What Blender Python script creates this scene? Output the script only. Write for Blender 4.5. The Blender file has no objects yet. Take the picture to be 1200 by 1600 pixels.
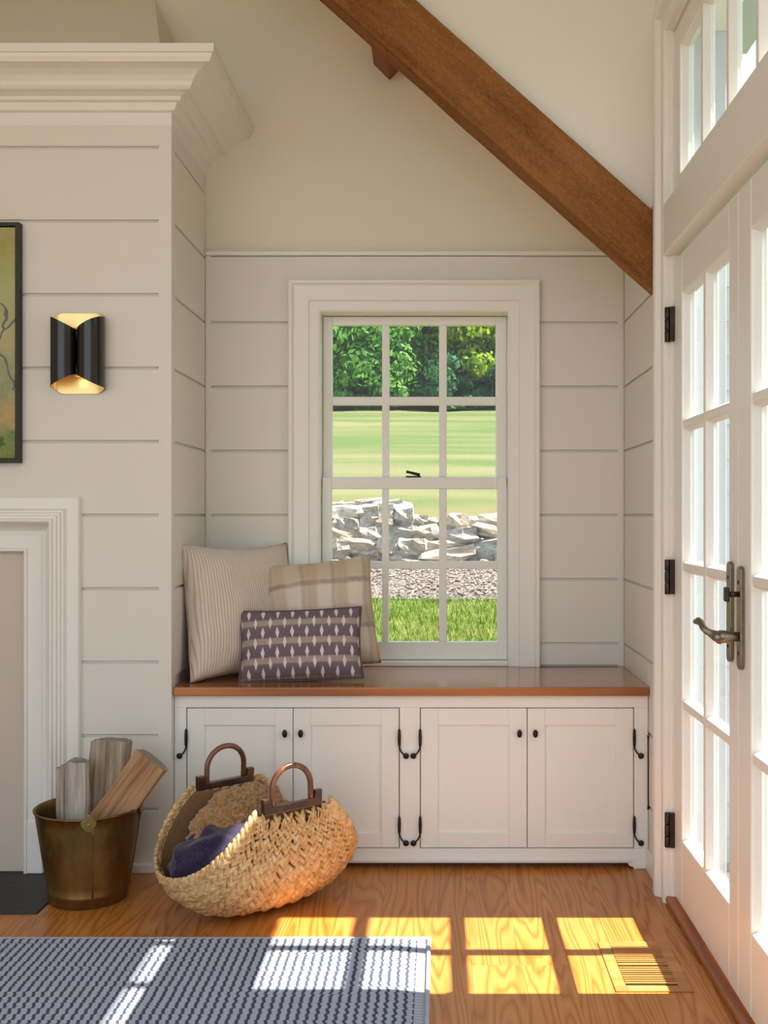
import bpy, bmesh, math, random
import numpy as np
from mathutils import Vector, Matrix, Euler, noise

random.seed(7); np.random.seed(7)
scene = bpy.context.scene
COL = scene.collection
R = math.radians

# ------------------------------------------------------------------ camera, sky, sun, exposure
F, PX, PY, H = 1700.0, 686.0, 805.0, 1.22          # focal length and vanishing point in photo pixels, eye height in metres
cam_data = bpy.data.cameras.new('camera')
cam = bpy.data.objects.new('camera', cam_data); COL.objects.link(cam)
cam.location = (0, 0, H); cam.rotation_euler = (R(90), 0, 0)
cam_data.sensor_fit = 'VERTICAL'; cam_data.sensor_height = 36.0
cam_data.lens = 36.0 * F / 1600.0
cam_data.shift_x = -(PX - 600.0) / 1600.0
cam_data.shift_y = (PY - 800.0) / 1600.0
cam_data.clip_start = 0.05; cam_data.clip_end = 400
scene.camera = cam

world = bpy.data.worlds.new('sky'); scene.world = world; world.use_nodes = True
wn = world.node_tree.nodes; wl = world.node_tree.links; wn.clear()
w_out = wn.new('ShaderNodeOutputWorld'); w_bg = wn.new('ShaderNodeBackground')
w_geo = wn.new('ShaderNodeTexCoord'); w_sep = wn.new('ShaderNodeSeparateXYZ'); w_ramp = wn.new('ShaderNodeValToRGB')
w_ramp.color_ramp.elements[0].position = 0.0; w_ramp.color_ramp.elements[0].color = (0.93, 0.965, 1.0, 1)
w_ramp.color_ramp.elements[1].position = 0.9; w_ramp.color_ramp.elements[1].color = (0.62, 0.80, 1.0, 1)
wl.new(w_geo.outputs['Generated'], w_sep.inputs[0]); wl.new(w_sep.outputs['Z'], w_ramp.inputs['Fac'])
wl.new(w_ramp.outputs['Color'], w_bg.inputs['Color']); wl.new(w_bg.outputs[0], w_out.inputs['Surface'])
w_bg.inputs['Strength'].default_value = 1.3

sun_data = bpy.data.lights.new('sun', 'SUN'); sun = bpy.data.objects.new('sun', sun_data); COL.objects.link(sun)
sun_data.energy = 14.0; sun_data.angle = R(0.6); sun_data.color = (1.0, 0.91, 0.80)
SUN_TAN = 1.51
sun.rotation_euler = Vector((-1.0, 0.0, -SUN_TAN)).to_track_quat('-Z', 'Y').to_euler()
sun.location = (8, 2, 12)

vs = scene.view_settings
vs.view_transform = 'Standard'; vs.look = 'None'; vs.gamma = 1.0; vs.use_curve_mapping = False
vs.exposure = 0.48
scene.cycles.max_bounces = 10; scene.cycles.diffuse_bounces = 6; scene.cycles.glossy_bounces = 4
scene.cycles.transparent_max_bounces = 24
scene.cycles.caustics_reflective = False; scene.cycles.caustics_refractive = False
scene.cycles.sample_clamp_indirect = 8.0

def at(px, py, Y):
    """photo pixel + depth -> world point"""
    return Vector(((px - PX) * Y / F, Y, H - (py - PY) * Y / F))
def ax(px, Y): return (px - PX) * Y / F
def az(py, Y): return H - (py - PY) * Y / F

# ------------------------------------------------------------------ object helpers
def setp(o, label=None, cat=None, group=None, kind=None):
    if label: o['label'] = label
    if cat: o['category'] = cat
    if group: o['group'] = group
    if kind: o['kind'] = kind
    return o

def wloc(o):
    v = Vector((0, 0, 0))
    while o is not None:
        v = v + o.location; o = o.parent
    return v

def link(name, me, mat=None, parent=None, smooth=False, bevel=0.0, seg=2, raw=False):
    o = bpy.data.objects.new(name, me); COL.objects.link(o)
    if mat is not None and not me.materials: me.materials.append(mat)
    if parent is not None:
        o.parent = parent
        if not raw: o.location = -wloc(parent)
    if smooth:
        for p in me.polygons: p.use_smooth = True
    if bevel > 0:
        m = o.modifiers.new('bevel', 'BEVEL'); m.width = bevel; m.segments = seg; m.limit_method = 'ANGLE'; m.angle_limit = R(40)
        m.harden_normals = False
    return o

def mk(name, verts, faces, mat, parent=None, smooth=False, bevel=0.0, seg=2, raw=False):
    me = bpy.data.meshes.new(name)
    me.from_pydata([tuple(v) for v in verts], [], [tuple(f) for f in faces]); me.validate(); me.update()
    bm = bmesh.new(); bm.from_mesh(me); bmesh.ops.recalc_face_normals(bm, faces=bm.faces); bm.to_mesh(me); bm.free()
    return link(name, me, mat, parent, smooth, bevel, seg, raw)

def empty(name, loc=(0, 0, 0), label=None, cat=None, group=None, kind=None, parent=None):
    o = bpy.data.objects.new(name, None); COL.objects.link(o); o.empty_display_size = 0.05
    if parent is not None: o.parent = parent; o.location = Vector(loc) - wloc(parent)
    else: o.location = loc
    return setp(o, label, cat, group, kind)

BOXF = [(0, 1, 3, 2), (4, 6, 7, 5), (0, 4, 5, 1), (2, 3, 7, 6), (0, 2, 6, 4), (1, 5, 7, 3)]
def boxv(x0, x1, y0, y1, z0, z1):
    return [(x, y, z) for x in (x0, x1) for y in (y0, y1) for z in (z0, z1)]
def box(name, mat, x0, x1, y0, y1, z0, z1, parent=None, bevel=0.0, seg=2):
    return mk(name, boxv(x0, x1, y0, y1, z0, z1), BOXF, mat, parent, False, bevel, seg)

def prism(name, poly, to3d, d0, d1, mat, parent=None, bevel=0.0, smooth=False):
    n = len(poly)
    v = [to3d(p[0], p[1], d0) for p in poly] + [to3d(p[0], p[1], d1) for p in poly]
    f = [tuple(range(n)), tuple(range(2 * n - 1, n - 1, -1))] + [(i, (i + 1) % n, n + (i + 1) % n, n + i) for i in range(n)]
    return mk(name, v, f, mat, parent, smooth, bevel)

def miter_sweep(name, path, prof, to3d, mat, parent=None, bevel=0.0, cap=True):
    """path: 2-D polyline, prof: (offset to the right of travel, depth); mitred corners"""
    P = [Vector(p) for p in path]; n = len(P); m = len(prof); V = []
    for i in range(n):
        ns = []
        if i > 0: d = (P[i] - P[i - 1]).normalized(); ns.append(Vector((d.y, -d.x)))
        if i < n - 1: d = (P[i + 1] - P[i]).normalized(); ns.append(Vector((d.y, -d.x)))
        nn = ns[0] if len(ns) == 1 else (ns[0] + ns[1]) / (1 + ns[0].dot(ns[1]))
        for o, dp in prof:
            q = P[i] + nn * o; V.append(to3d(q.x, q.y, dp))
    Fc = []
    for i in range(n - 1):
        for j in range(m - 1):
            a = i * m + j; Fc.append((a, a + 1, a + m + 1, a + m))
        Fc.append((i * m + m - 1, i * m, (i + 1) * m, (i + 1) * m + m - 1))
    if cap: Fc.append(tuple(range(m))); Fc.append(tuple(range((n - 1) * m + m - 1, (n - 1) * m - 1, -1)))
    return mk(name, V, Fc, mat, parent, False, bevel)

def tube_geo(pts, rad, seg=8, squash=None):
    P = [Vector(p) for p in pts]; n = len(P); V = []; Fc = []
    t0 = (P[1] - P[0]).normalized(); up = Vector((0, 0, 1)) if abs(t0.z) < .9 else Vector((1, 0, 0))
    a = t0.cross(up).normalized()
    for i in range(n):
        t = (P[min(i + 1, n - 1)] - P[max(i - 1, 0)]).normalized()
        a = (a - t * a.dot(t)).normalized(); b = t.cross(a)
        r = rad[i] if isinstance(rad, (list, tuple)) else rad
        for k in range(seg):
            an = 2 * math.pi * k / seg
            V.append(P[i] + a * math.cos(an) * r + b * math.sin(an) * r)
    for i in range(n - 1):
        for k in range(seg):
            Fc.append((i * seg + k, i * seg + (k + 1) % seg, (i + 1) * seg + (k + 1) % seg, (i + 1) * seg + k))
    Fc.append(tuple(range(seg - 1, -1, -1))); Fc.append(tuple((n - 1) * seg + k for k in range(seg)))
    return V, Fc
def tube(name, pts, rad, mat, parent=None, seg=8, raw=False):
    v, f = tube_geo(pts, rad, seg); return mk(name, v, f, mat, parent, True, raw=raw)

def lathe(name, prof, c, mat, parent=None, seg=48, smooth=True, axis='z'):
    V = []; Fc = []; n = len(prof)
    for r, z in prof:
        for k in range(seg):
            an = 2 * math.pi * k / seg
            if axis == 'z': V.append((c[0] + r * math.cos(an), c[1] + r * math.sin(an), c[2] + z))
            elif axis == 'y': V.append((c[0] + r * math.cos(an), c[1] + z, c[2] + r * math.sin(an)))
            else: V.append((c[0] + z, c[1] + r * math.cos(an), c[2] + r * math.sin(an)))
    for i in range(n - 1):
        for k in range(seg):
            Fc.append((i * seg + k, i * seg + (k + 1) % seg, (i + 1) * seg + (k + 1) % seg, (i + 1) * seg + k))
    if prof[0][0] > 1e-5: Fc.append(tuple(range(seg - 1, -1, -1)))
    if prof[-1][0] > 1e-5: Fc.append(tuple((n - 1) * seg + k for k in range(seg)))
    return mk(name, V, Fc, mat, parent, smooth)

def merge(geos):
    V = []; Fc = []
    for v, f in geos:
        o = len(V); V += list(v); Fc += [tuple(i + o for i in q) for q in f]
    return V, Fc

# ------------------------------------------------------------------ material helpers
class NT:
    def __init__(s, name):
        s.m = bpy.data.materials.new(name); s.m.use_nodes = True
        s.t = s.m.node_tree; s.t.nodes.clear()
        s.out = s.n('ShaderNodeOutputMaterial'); s.b = s.n('ShaderNodeBsdfPrincipled')
        s.l(s.b.outputs[0], s.out.inputs['Surface'])
    def n(s, ty, **kw):
        k = s.t.nodes.new(ty)
        for a, v in kw.items(): setattr(k, a, v)
        return k
    def l(s, a, b): s.t.links.new(a, b)
    def put(s, inp, v):
        if hasattr(v, 'node') or isinstance(v, bpy.types.NodeSocket): s.l(v, inp)
        else: inp.default_value = v
    def math(s, op, a, b=None, c=None, clamp=False):
        k = s.n('ShaderNodeMath', operation=op); k.use_clamp = clamp
        s.put(k.inputs[0], a)
        if b is not None: s.put(k.inputs[1], b)
        if c is not None: s.put(k.inputs[2], c)
        return k.outputs[0]
    def noise(s, vec, scale=5, detail=3, rough=.5, dist=0):
        k = s.n('ShaderNodeTexNoise'); s.l(vec, k.inputs['Vector'])
        k.inputs['Scale'].default_value = scale; k.inputs['Detail'].default_value = detail
        k.inputs['Roughness'].default_value = rough; k.inputs['Distortion'].default_value = dist
        return k.outputs['Fac']
    def obj(s): return s.n('ShaderNodeTexCoord').outputs['Object']
    def map(s, vec, scale=(1, 1, 1), loc=(0, 0, 0), rot=(0, 0, 0)):
        k = s.n('ShaderNodeMapping'); s.l(vec, k.inputs['Vector'])
        k.inputs['Scale'].default_value = scale; s.put(k.inputs['Location'], loc); k.inputs['Rotation'].default_value = rot
        return k.outputs[0]
    def ramp(s, fac, stops, interp='LINEAR'):
        k = s.n('ShaderNodeValToRGB'); s.l(fac, k.inputs['Fac']); r = k.color_ramp; r.interpolation = interp
        while len(r.elements) < len(stops): r.elements.new(0.5)
        for e, (p, c) in zip(r.elements, stops):
            e.position = p; e.color = (*c, 1) if len(c) == 3 else c
        return k.outputs['Color']
    def mix(s, fac, a, b, mode='MIX'):
        k = s.n('ShaderNodeMix', data_type='RGBA', blend_type=mode)
        s.put(k.inputs[0], fac)
        for i, v in ((6, a), (7, b)):
            if isinstance(v, tuple): k.inputs[i].default_value = (*v, 1) if len(v) == 3 else v
            else: s.l(v, k.inputs[i])
        return k.outputs[2]
    def color(s, v):
        if isinstance(v, tuple): s.b.inputs['Base Color'].default_value = (*v, 1)
        else: s.l(v, s.b.inputs['Base Color'])
    def bump(s, h, strength=.2, dist=.01):
        k = s.n('ShaderNodeBump'); k.inputs['Strength'].default_value = strength; k.inputs['Distance'].default_value = dist
        s.l(h, k.inputs['Height']); s.l(k.outputs[0], s.b.inputs['Normal'])
    def fin(s, rough=.5, metal=0.0, spec=.5, coat=0, sheen=0):
        s.put(s.b.inputs['Roughness'], rough); s.b.inputs['Metallic'].default_value = metal
        s.b.inputs['Specular IOR Level'].default_value = spec
        if coat: s.b.inputs['Coat Weight'].default_value = coat; s.b.inputs['Coat Roughness'].default_value = .12
        if sheen: s.b.inputs['Sheen Weight'].default_value = sheen
        return s.m
def sep(t, vec):
    k = t.n('ShaderNodeSeparateXYZ'); t.l(vec, k.inputs[0]); return k.outputs
def srgb(r, g, b):
    f = lambda c: (c / 255 / 12.92) if c / 255 <= .04045 else ((c / 255 + .055) / 1.055) ** 2.4
    return (f(r), f(g), f(b))

def paint(name, col, rough=.45, var=.03, bump=.03):
    t = NT(name); o = t.obj(); nz = t.noise(o, 2.2, 3)
    t.color(t.mix(nz, tuple(c * (1 - var) for c in col), tuple(min(1, c * (1 + var)) for c in col)))
    t.bump(t.noise(o, 160, 2), bump, .002)
    return t.fin(rough)
def plain(name, col, rough=.5, metal=0, var=.1, scale=30, bump=0.0, spec=.5, coat=0):
    t = NT(name); o = t.obj(); nz = t.noise(o, scale, 4)
    t.color(t.mix(nz, tuple(c * (1 - var) for c in col), tuple(min(1, c * (1 + var)) for c in col)))
    if bump: t.bump(nz, bump, .004)
    return t.fin(rough, metal, spec, coat)

def wood(name, dark, mid, light, axis='y', stretch=.09, freq=4.0, lines=60, rough=.35, rnd=True, bump=.05, coat=0, gap=1.0, depth=.8, rv=.14, pw=1.6):
    t = NT(name); o = t.obj()
    if rnd:
        info = t.n('ShaderNodeObjectInfo').outputs['Random']
        cmb = t.n('ShaderNodeCombineXYZ')
        for i, k in enumerate((37.0, 91.0, 53.0)): t.l(t.math('MULTIPLY', info, k), cmb.inputs[i])
        va = t.n('ShaderNodeVectorMath', operation='ADD'); t.l(o, va.inputs[0]); t.l(cmb.outputs[0], va.inputs[1]); o = va.outputs[0]
    s3 = {'x': (stretch, 1, 1), 'y': (1, stretch, 1), 'z': (1, 1, stretch)}[axis]
    f3 = {'x': (.03, 1, 1), 'y': (1, .03, 1), 'z': (1, 1, .03)}[axis]
    n1 = t.noise(t.map(o, s3), freq, 2.0, .45, .3)
    ln = t.math('SINE', t.math('MULTIPLY', n1, lines))
    ln = t.math('MULTIPLY_ADD', ln, .5, .5)
    ln = t.math('POWER', ln, pw)
    fine = t.noise(t.map(o, f3), 220, 3, .6)
    big = t.noise(t.map(o, s3), 1.6, 2)
    fac = t.math('ADD', t.math('MULTIPLY', ln, .45 * depth), t.math('ADD', t.math('MULTIPLY', fine, .35), t.math('MULTIPLY', big, .3)), clamp=True)
    c = t.ramp(fac, [(.12, dark), (.45, mid), (.85, light)])
    if rnd:
        br = t.math('MULTIPLY_ADD', info, rv, 1 - rv / 2)
        k = t.n('ShaderNodeHueSaturation'); t.l(c, k.inputs['Color']); t.l(br, k.inputs['Value']); c = k.outputs[0]
    t.color(c)
    if bump: t.bump(fac, bump, .003)
    return t.fin(rough, coat=coat)

M = {}
M['trim'] = paint('trim_paint', (.80, .80, .755), .38, .012, .01)
M['shiplap'] = paint('shiplap_paint', (.72, .705, .645), .45, .015, .02)
M['wall'] = paint('wall_paint', (.775, .75, .635), .75, .015, .05)
M['cheek'] = paint('cheek_paint', (.80, .79, .74), .75, .015, .05)
M['gapdark'] = paint('groove_paint', (.65, .635, .58), .6)
M['panel'] = paint('surround_panel_paint', (.60, .525, .45), .55, .02)
M['oak'] = wood('oak_floor', (.20, .052, .006), (.46, .160, .024), (.58, .250, .066), 'y', .085, 8.0, 120, .34, True, .02, coat=0, depth=.9, rv=.12, pw=.55)
M['register'] = wood('oak_register', (.30, .11, .022), (.50, .21, .055), (.62, .30, .09), 'x', .08, 9, 30, .35, True, .02)
M['cherry'] = wood('cherry_top', (.18, .050, .012), (.34, .110, .026), (.44, .165, .046), 'x', .06, 4, 40, .18, False, .008, coat=.5)
M['stripwood'] = wood('threshold_wood', (.12, .03, .010), (.26, .075, .025), (.36, .12, .04), 'y', .06, 9, 30, .35, False)
def beam_mat():
    t = NT('rough_sawn_beam'); o = t.obj()
    g = t.noise(t.map(o, (.10, 1, 1)), 16, 4, .65); f = t.noise(t.map(o, (.5, 1, 1)), 120, 4, .7); b = t.noise(o, 3.0, 3)
    k = t.n('ShaderNodeTexWave', wave_type='BANDS', bands_direction='X'); t.l(o, k.inputs['Vector']); k.inputs['Scale'].default_value = 26; k.inputs['Distortion'].default_value = 6; k.inputs['Detail'].default_value = 3
    fac = t.math('ADD', t.math('MULTIPLY', g, .45), t.math('ADD', t.math('MULTIPLY', f, .35), t.math('MULTIPLY', b, .2)))
    c = t.ramp(fac, [(.30, (.085, .030, .009)), (.47, (.25, .100, .030)), (.62, (.37, .17, .058)), (.8, (.48, .26, .11))])
    sp = t.ramp(t.noise(t.map(o, (.35, 1, 1)), 34, 3, .6), [(.66, (0, 0, 0)), (.74, (1, 1, 1))])
    t.color(t.mix(t.math('MULTIPLY', sp, .55), c, (.07, .028, .010)))
    t.bump(t.math('ADD', f, t.math('MULTIPLY', k.outputs['Fac'], .35)), .7, .006); return t.fin(.85, spec=.2)
M['beam'] = beam_mat()
M['glassframe'] = M['trim']
M['bronze'] = plain('dark_bronze', (.055, .042, .034), .42, .85, .35, 60)
M['bronze_worn'] = plain('worn_bronze', (.24, .20, .14), .32, .9, .35, 40)
M['iron'] = plain('black_iron', (.03, .024, .022), .45, .7, .3, 60)
M['black'] = plain('black_lacquer', (.006, .006, .007), .16, 0, .2, 20, spec=.6)
M['brass'] = plain('polished_brass', (.95, .68, .28), .34, .75, .08, 30)
M['firebox_dark'] = plain('firebox_near_black', (.02, .018, .017), .9)
M['siding'] = paint('white_siding', (.48, .54, .58), .6, .02)
M['roofing'] = plain('grey_roofing', (.20, .19, .18), .9)
M['vent_dark'] = plain('vent_shade', (.015, .010, .006), .9)  # near-black colour for the shade under the vent slats, also on the subfloor

def slate():
    t = NT('black_slate'); o = t.obj()
    n = t.noise(t.map(o, (3, 9, 3)), 6, 6, .6)
    t.color(t.ramp(n, [(.3, (.012, .012, .013)), (.7, (.035, .034, .034))])); t.bump(n, .3, .004)
    return t.fin(.55)
M['slate'] = slate()

def glass():
    t = NT('window_glass'); tr = t.n('ShaderNodeBsdfTransparent'); gl = t.n('ShaderNodeBsdfGlossy')
    tr.inputs[0].default_value = (.985, .99, .985, 1); gl.inputs['Roughness'].default_value = .0
    fr = t.n('ShaderNodeFresnel'); bf_ = t.n('ShaderNodeNewGeometry').outputs['Backfacing']; t.l(t.math('MULTIPLY_ADD', bf_, 1 / 1.45 - 1.45, 1.45), fr.inputs[0])
    mx = t.n('ShaderNodeMixShader'); t.l(t.math('MULTIPLY', fr.outputs[0], .5), mx.inputs[0])
    t.l(tr.outputs[0], mx.inputs[1]); t.l(gl.outputs[0], mx.inputs[2]); t.l(mx.outputs[0], t.out.inputs['Surface'])
    t.t.nodes.remove(t.b)
    return t.m
M['glass'] = glass()

def aged_brass():
    t = NT('aged_brass'); o = t.obj()
    n = t.noise(t.map(o, (1, 1, .5)), 9, 6, .65); n2 = t.noise(o, 60, 3)
    t.color(t.ramp(n, [(.25, (.10, .062, .022)), (.5, (.26, .165, .055)), (.75, (.40, .27, .10))]))
    t.bump(n2, .06, .003)
    return t.fin(t.math('MULTIPLY_ADD', n, .3, .28), .9)
M['aged_brass'] = aged_brass()

# ------------------------------------------------------------------ setting: planes of the room
YF, YC, YB, YW = 3.72, 3.757, 4.26, 4.294      # chimney face, cabinet face, shiplap face, plaster wall above it
XL, XR = -0.915, 0.724                         # the alcove's side walls
X0, XD = -3.2, 0.737                           # left end of the room, face of the french doors
ZB = .629                                      # bench top
GR = [1.22 + .2515 * k for k in range(-5, 9)]  # heights of the shiplap joints

def S(o, label, cat): return setp(o, label, cat, kind='structure')

# floor with its oak planks
floor = empty('floor', (0, 0, 0)); S(floor, 'warm honey oak plank floor with cathedral grain', 'floor')
box('subfloor', M['vent_dark'], X0 - .1, .9, -2.2, 4.42, -.12, -.021, floor)
plank_w = .132; lens = (1.1, 1.45, 1.8, 2.3)
plank_me = {}
for L in lens:
    me = bpy.data.meshes.new('plank'); w = plank_w - .0003
    me.from_pydata(boxv(-w / 2, w / 2, -L / 2, L / 2, -.02, 0), [], BOXF); me.materials.append(M['oak'])
    bm = bmesh.new(); bm.from_mesh(me); bmesh.ops.recalc_face_normals(bm, faces=bm.faces)
    bmesh.ops.bevel(bm, geom=[e for e in bm.edges if all(v.co.z > -.001 for v in e.verts)], offset=.0004, segments=1, affect='EDGES')
    bm.to_mesh(me); bm.free(); plank_me[L] = me
x = .88 - plank_w / 2
while x > X0:
    y = 4.3 + random.random() * 1.0
    y = min(y, 4.42)
    first = True
    while y > -2.0:
        L = random.choice(lens)
        if first: first = False; y = 4.40 + random.random() * 0.0; L = random.choice(lens)
        o = bpy.data.objects.new('plank', plank_me[L]); COL.objects.link(o); o.parent = floor
        o.location = (x, y - L / 2, 0); y -= L + .0003
    x -= plank_w

def shiplap(parent, to3d, u0, u1, zs, th=.009, gap=.0085):
    for a, b in zip(zs[:-1], zs[1:]):
        za, zb = a + gap / 2, b - gap / 2
        pf = [(za, -.004), (za, th - .0025), (za + .0015, th), (zb - .0015, th), (zb, th - .0025), (zb, -.004)]
        v = [to3d(u, z, d) for u in (u0, u1) for (z, d) in pf]
        mk('board', v, [tuple(range(6)), tuple(range(11, 5, -1))] + [(i, (i + 1) % 6, 6 + (i + 1) % 6, 6 + i) for i in range(6)], M['shiplap'], parent)

# chimney breast
brk = empty('wall_chimney', (-2.0, YF, 0)); S(brk, 'white shiplap chimney breast wall', 'wall')
box('core', M['gapdark'], X0, XL - .009, YF + .009, 4.42, 0, 2.75, brk)
fr3 = lambda u, z, d: (u, YF + .009 - d, z)
sd3 = lambda u, z, d: (XL - .009 + d, u, z)
zs_front = [0.0] + [g for g in GR if .2 < g < 2.55] + [2.60]
shiplap(brk, fr3, X0, ax(248, YF), zs_front)
mk('corner_board', boxv(ax(248, YF), XL, YF, YF + .02, 0, 2.60), BOXF, M['shiplap'], brk)
shiplap(brk, sd3, YF + .05, YB - .008, [.66] + [g for g in GR if .75 < g < 2.55] + [2.60])
mk('corner_board', boxv(XL - .02, XL - .0003, YF + .0005, YF + .05, 0, 2.60), BOXF, M['shiplap'], brk)
box('base_strip', M['trim'], -1.222, XL, YF - .016, YF + .004, 0, .031, brk, .004)

# crown on the chimney, mitred at the corner and dying into the back wall
def crown_p(px):   # projection of the crown whose mitre corner shows at this pixel column
    k = (px - PX) / F
    return (k * YF - XL) / (1 + k)
cr = []
for px, py in ((264, 198), (268, 196), (268, 176), (273, 172), (276, 160), (281, 156), (283, 150), (290, 143), (296, 139), (299, 133), (301, 126), (306, 116), (314, 106), (322, 99), (327, 96), (330, 88), (331, 82), (334, 80), (334, 67)):
    p = crown_p(px); cr.append((max(p, 0), az(py, YF - p)))
cr = [(-.03, cr[0][1])] + cr + [(-.03, cr[-1][1])]
cw = miter_sweep('trim_1', [(X0, YF), (XL, YF), (XL, YW)], cr, lambda u, v, d: (u, v, d), M['trim'])
S(cw, 'wide white crown moulding around the chimney breast', 'moulding')
ZCT = cr[-1][1]
# tapering hood above the crown
hb = [(-2.95, 3.75, ZCT - .01), (-.95, 3.75, ZCT - .01), (-.879, YW + .02, ZCT - .01), (-3.02, YW + .02, ZCT - .01),
      (-2.75, YW - .002, 3.268), (-1.124, YW - .002, 3.268), (-1.124, YW + .02, 3.268), (-2.75, YW + .02, 3.268)]
S(mk('wall_hood', hb, [(0, 1, 2, 3), (4, 5, 6, 7), (0, 1, 5, 4), (1, 2, 6, 5), (2, 3, 7, 6), (3, 0, 4, 7)], M['wall']),
  'tapering plaster chimney hood above the crown moulding', 'chimney hood')

# back wall: plaster above, shiplap below, with the window opening
WX0, WX1, WZ0, WZ1 = -.4645, .2697, ZB, 2.014
bw = empty('wall_back', (0, YB, 0)); S(bw, 'greige plaster back wall over white shiplap', 'wall')
box('plaster', M['wall'], X0, .9, YW, 4.42, 2.25, 3.42, bw)
box('plaster', M['gapdark'], XL - .03, WX0 - .012, YB + .009, 4.42, -.1, 2.25, bw)
box('plaster', M['gapdark'], WX1 + .012, .9, YB + .009, 4.42, -.1, 2.25, bw)
box('plaster', M['gapdark'], WX0 - .012, WX1 + .012, YB + .009, 4.42, WZ1 + .012, 2.25, bw)
box('plaster', M['gapdark'], WX0, WX1, YB + .009, 4.42, -.1, WZ0 - .02, bw)
bk3 = lambda u, z, d: (u, YB + .009 - d, z)
zs_back = [g for g in GR if .6 < g < 2.0]
xl_i, xr_i = ax(330, YB), ax(965, YB)
for u0, u1 in ((xl_i, WX0 - .06), (WX1 + .06, xr_i)):
    shiplap(bw, bk3, u0, u1, [ZB] + [g for g in zs_back if g > ZB + .05] + [2.236])
mk('frieze_board', boxv(WX0 - .06, WX1 + .06, YB, YB + .02, WZ1 + .05, 2.236 - .004), BOXF, M['shiplap'], bw)
mk('corner_board', boxv(XL, xl_i, YB, YB + .02, ZB, 2.236), BOXF, M['shiplap'], bw)
mk('corner_board', boxv(xr_i, XR, YB, YB + .02, ZB, 2.236), BOXF, M['shiplap'], bw)
mk('cap', boxv(XL, XR, YB - .012, YW + .002, 2.236, 2.253), BOXF, M['trim'], bw, False, .004)

# right wall, shiplap part in the alcove
rw = empty('wall_right', (XR, 3.9, 0)); S(rw, 'white shiplap side wall of the window alcove', 'wall')
box('core', M['gapdark'], XR + .009, .88, 3.45, 4.42, -.1, 2.32, rw)
rt3 = lambda u, z, d: (XR + .009 - d, u, z)
shiplap(rw, rt3, 3.50, YB - .012, [0.0] + [g for g in GR if .2 < g < 2.1] + [2.236])
mk('cap', boxv(XR - .016, XR + .02, 3.515, YB - .012, 2.236, 2.253), BOXF, M['trim'], rw, False, .004)
box('base_strip', M['trim'], XR - .012, XR + .004, 3.515, YC - .001, 0, .07, rw, .004)
wu = empty('wall_dormer', (.8, 2.7, 2.8)); S(wu, 'plaster wall around the tall french doors', 'wall')
box('header', M['cheek'], XR, .88, 1.90, 3.66, 2.78, 3.42, wu)
box('return', M['cheek'], XR, .88, 3.45, 3.66, 2.253, 2.78, wu)
box('near_wall', M['cheek'], XR, .88, -2.2, 1.90, 0, 3.42, wu)
# wall seen above the beam (the dormer's cheek)
slope = .889
def beam_top(X): return 2.2428 + (.6925 - X) * slope
ck = mk('wall_cheek', [(x, y, z) for y in (3.645, 3.70) for (x, z) in ((.73, beam_top(.73) - .12), (.73, 3.42), (-.63, 3.42), (-.63, beam_top(-.63) - .12))],
        [(0, 1, 2, 3), (4, 5, 6, 7), (0, 1, 5, 4), (1, 2, 6, 5), (2, 3, 7, 6), (3, 0, 4, 7)], M['cheek'])
S(ck, 'pale plaster cheek wall above the slanting beam', 'wall')
# sloped ceiling behind the beam, flat ceiling above the frame
sl = [(x, y, z) for y in (3.69, 4.42) for (x, z) in ((.95, beam_top(.95)), (-.65, beam_top(-.65)), (-.65, beam_top(-.65) + .1), (.95, beam_top(.95) + .1))]
S(mk('ceiling_slope', sl, [(0, 1, 2, 3), (4, 5, 6, 7), (0, 1, 5, 4), (1, 2, 6, 5), (2, 3, 7, 6), (3, 0, 4, 7)], M['wall']), 'sloped plaster ceiling behind the beam', 'ceiling')
S(box('ceiling', M['cheek'], X0 - .1, .9, .5, 4.42, 3.42, 3.5), 'plaster ceiling', 'ceiling')
S(box('wall_left', M['cheek'], X0 - .1, X0, .6, 4.42, -.1, 3.42), 'plaster wall left of the fireplace', 'wall')

# beam and purlin
bl = 2.8; ang = math.atan(slope)
d = Vector((-math.cos(ang), 0, math.sin(ang))); upv = Vector((math.sin(ang), 0, math.cos(ang)))
hh = .2435 * math.cos(ang)
bv = []; nb = 60
random.seed(3)
for i in range(nb + 1):
    s = bl * i / nb
    for (yy, tt) in ((0, 0), (0, .25), (0, .5), (0, .75), (0, 1), (.5, 1), (1, 1), (1, .5), (1, 0), (.66, 0), (.33, 0)):
        j = noise.noise(Vector((s * 5, yy * 9, tt * 7))) * .0035 + noise.noise(Vector((s * 22, yy * 29, tt * 17))) * .0012
        bv.append((s, yy * .12 + j * (1 if yy != .5 else 0), (tt - 1) * hh + j))
K = 11
bf = [(i * K + k, i * K + (k + 1) % K, (i + 1) * K + (k + 1) % K, (i + 1) * K + k) for i in range(nb) for k in range(K)]
bf += [tuple(range(K)), tuple(nb * K + k for k in range(K - 1, -1, -1))]
beam = mk('beam', bv, bf, M['beam'], None, False, .004, 2)
bx0 = .875
beam.matrix_world = Matrix(((d.x, 0, upv.x, bx0), (0, 1, 0, 3.60), (d.z, 0, upv.z, beam_top(bx0)), (0, 0, 0, 1)))
setp(beam, 'long rough-sawn brown timber rafter slanting down to the french doors', 'beam')
pa = R(45); e1 = Vector((math.cos(pa), 0, -math.sin(pa))); e2 = Vector((math.sin(pa), 0, math.cos(pa)))
pc = Vector((-.2587, 0, 2.999))
pv = [pc + e1 * a * .09 + e2 * b * .12 + Vector((0, y, 0)) for y in (3.715, YW - .001) for a in (0, 1) for b in (0, 1)]
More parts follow.
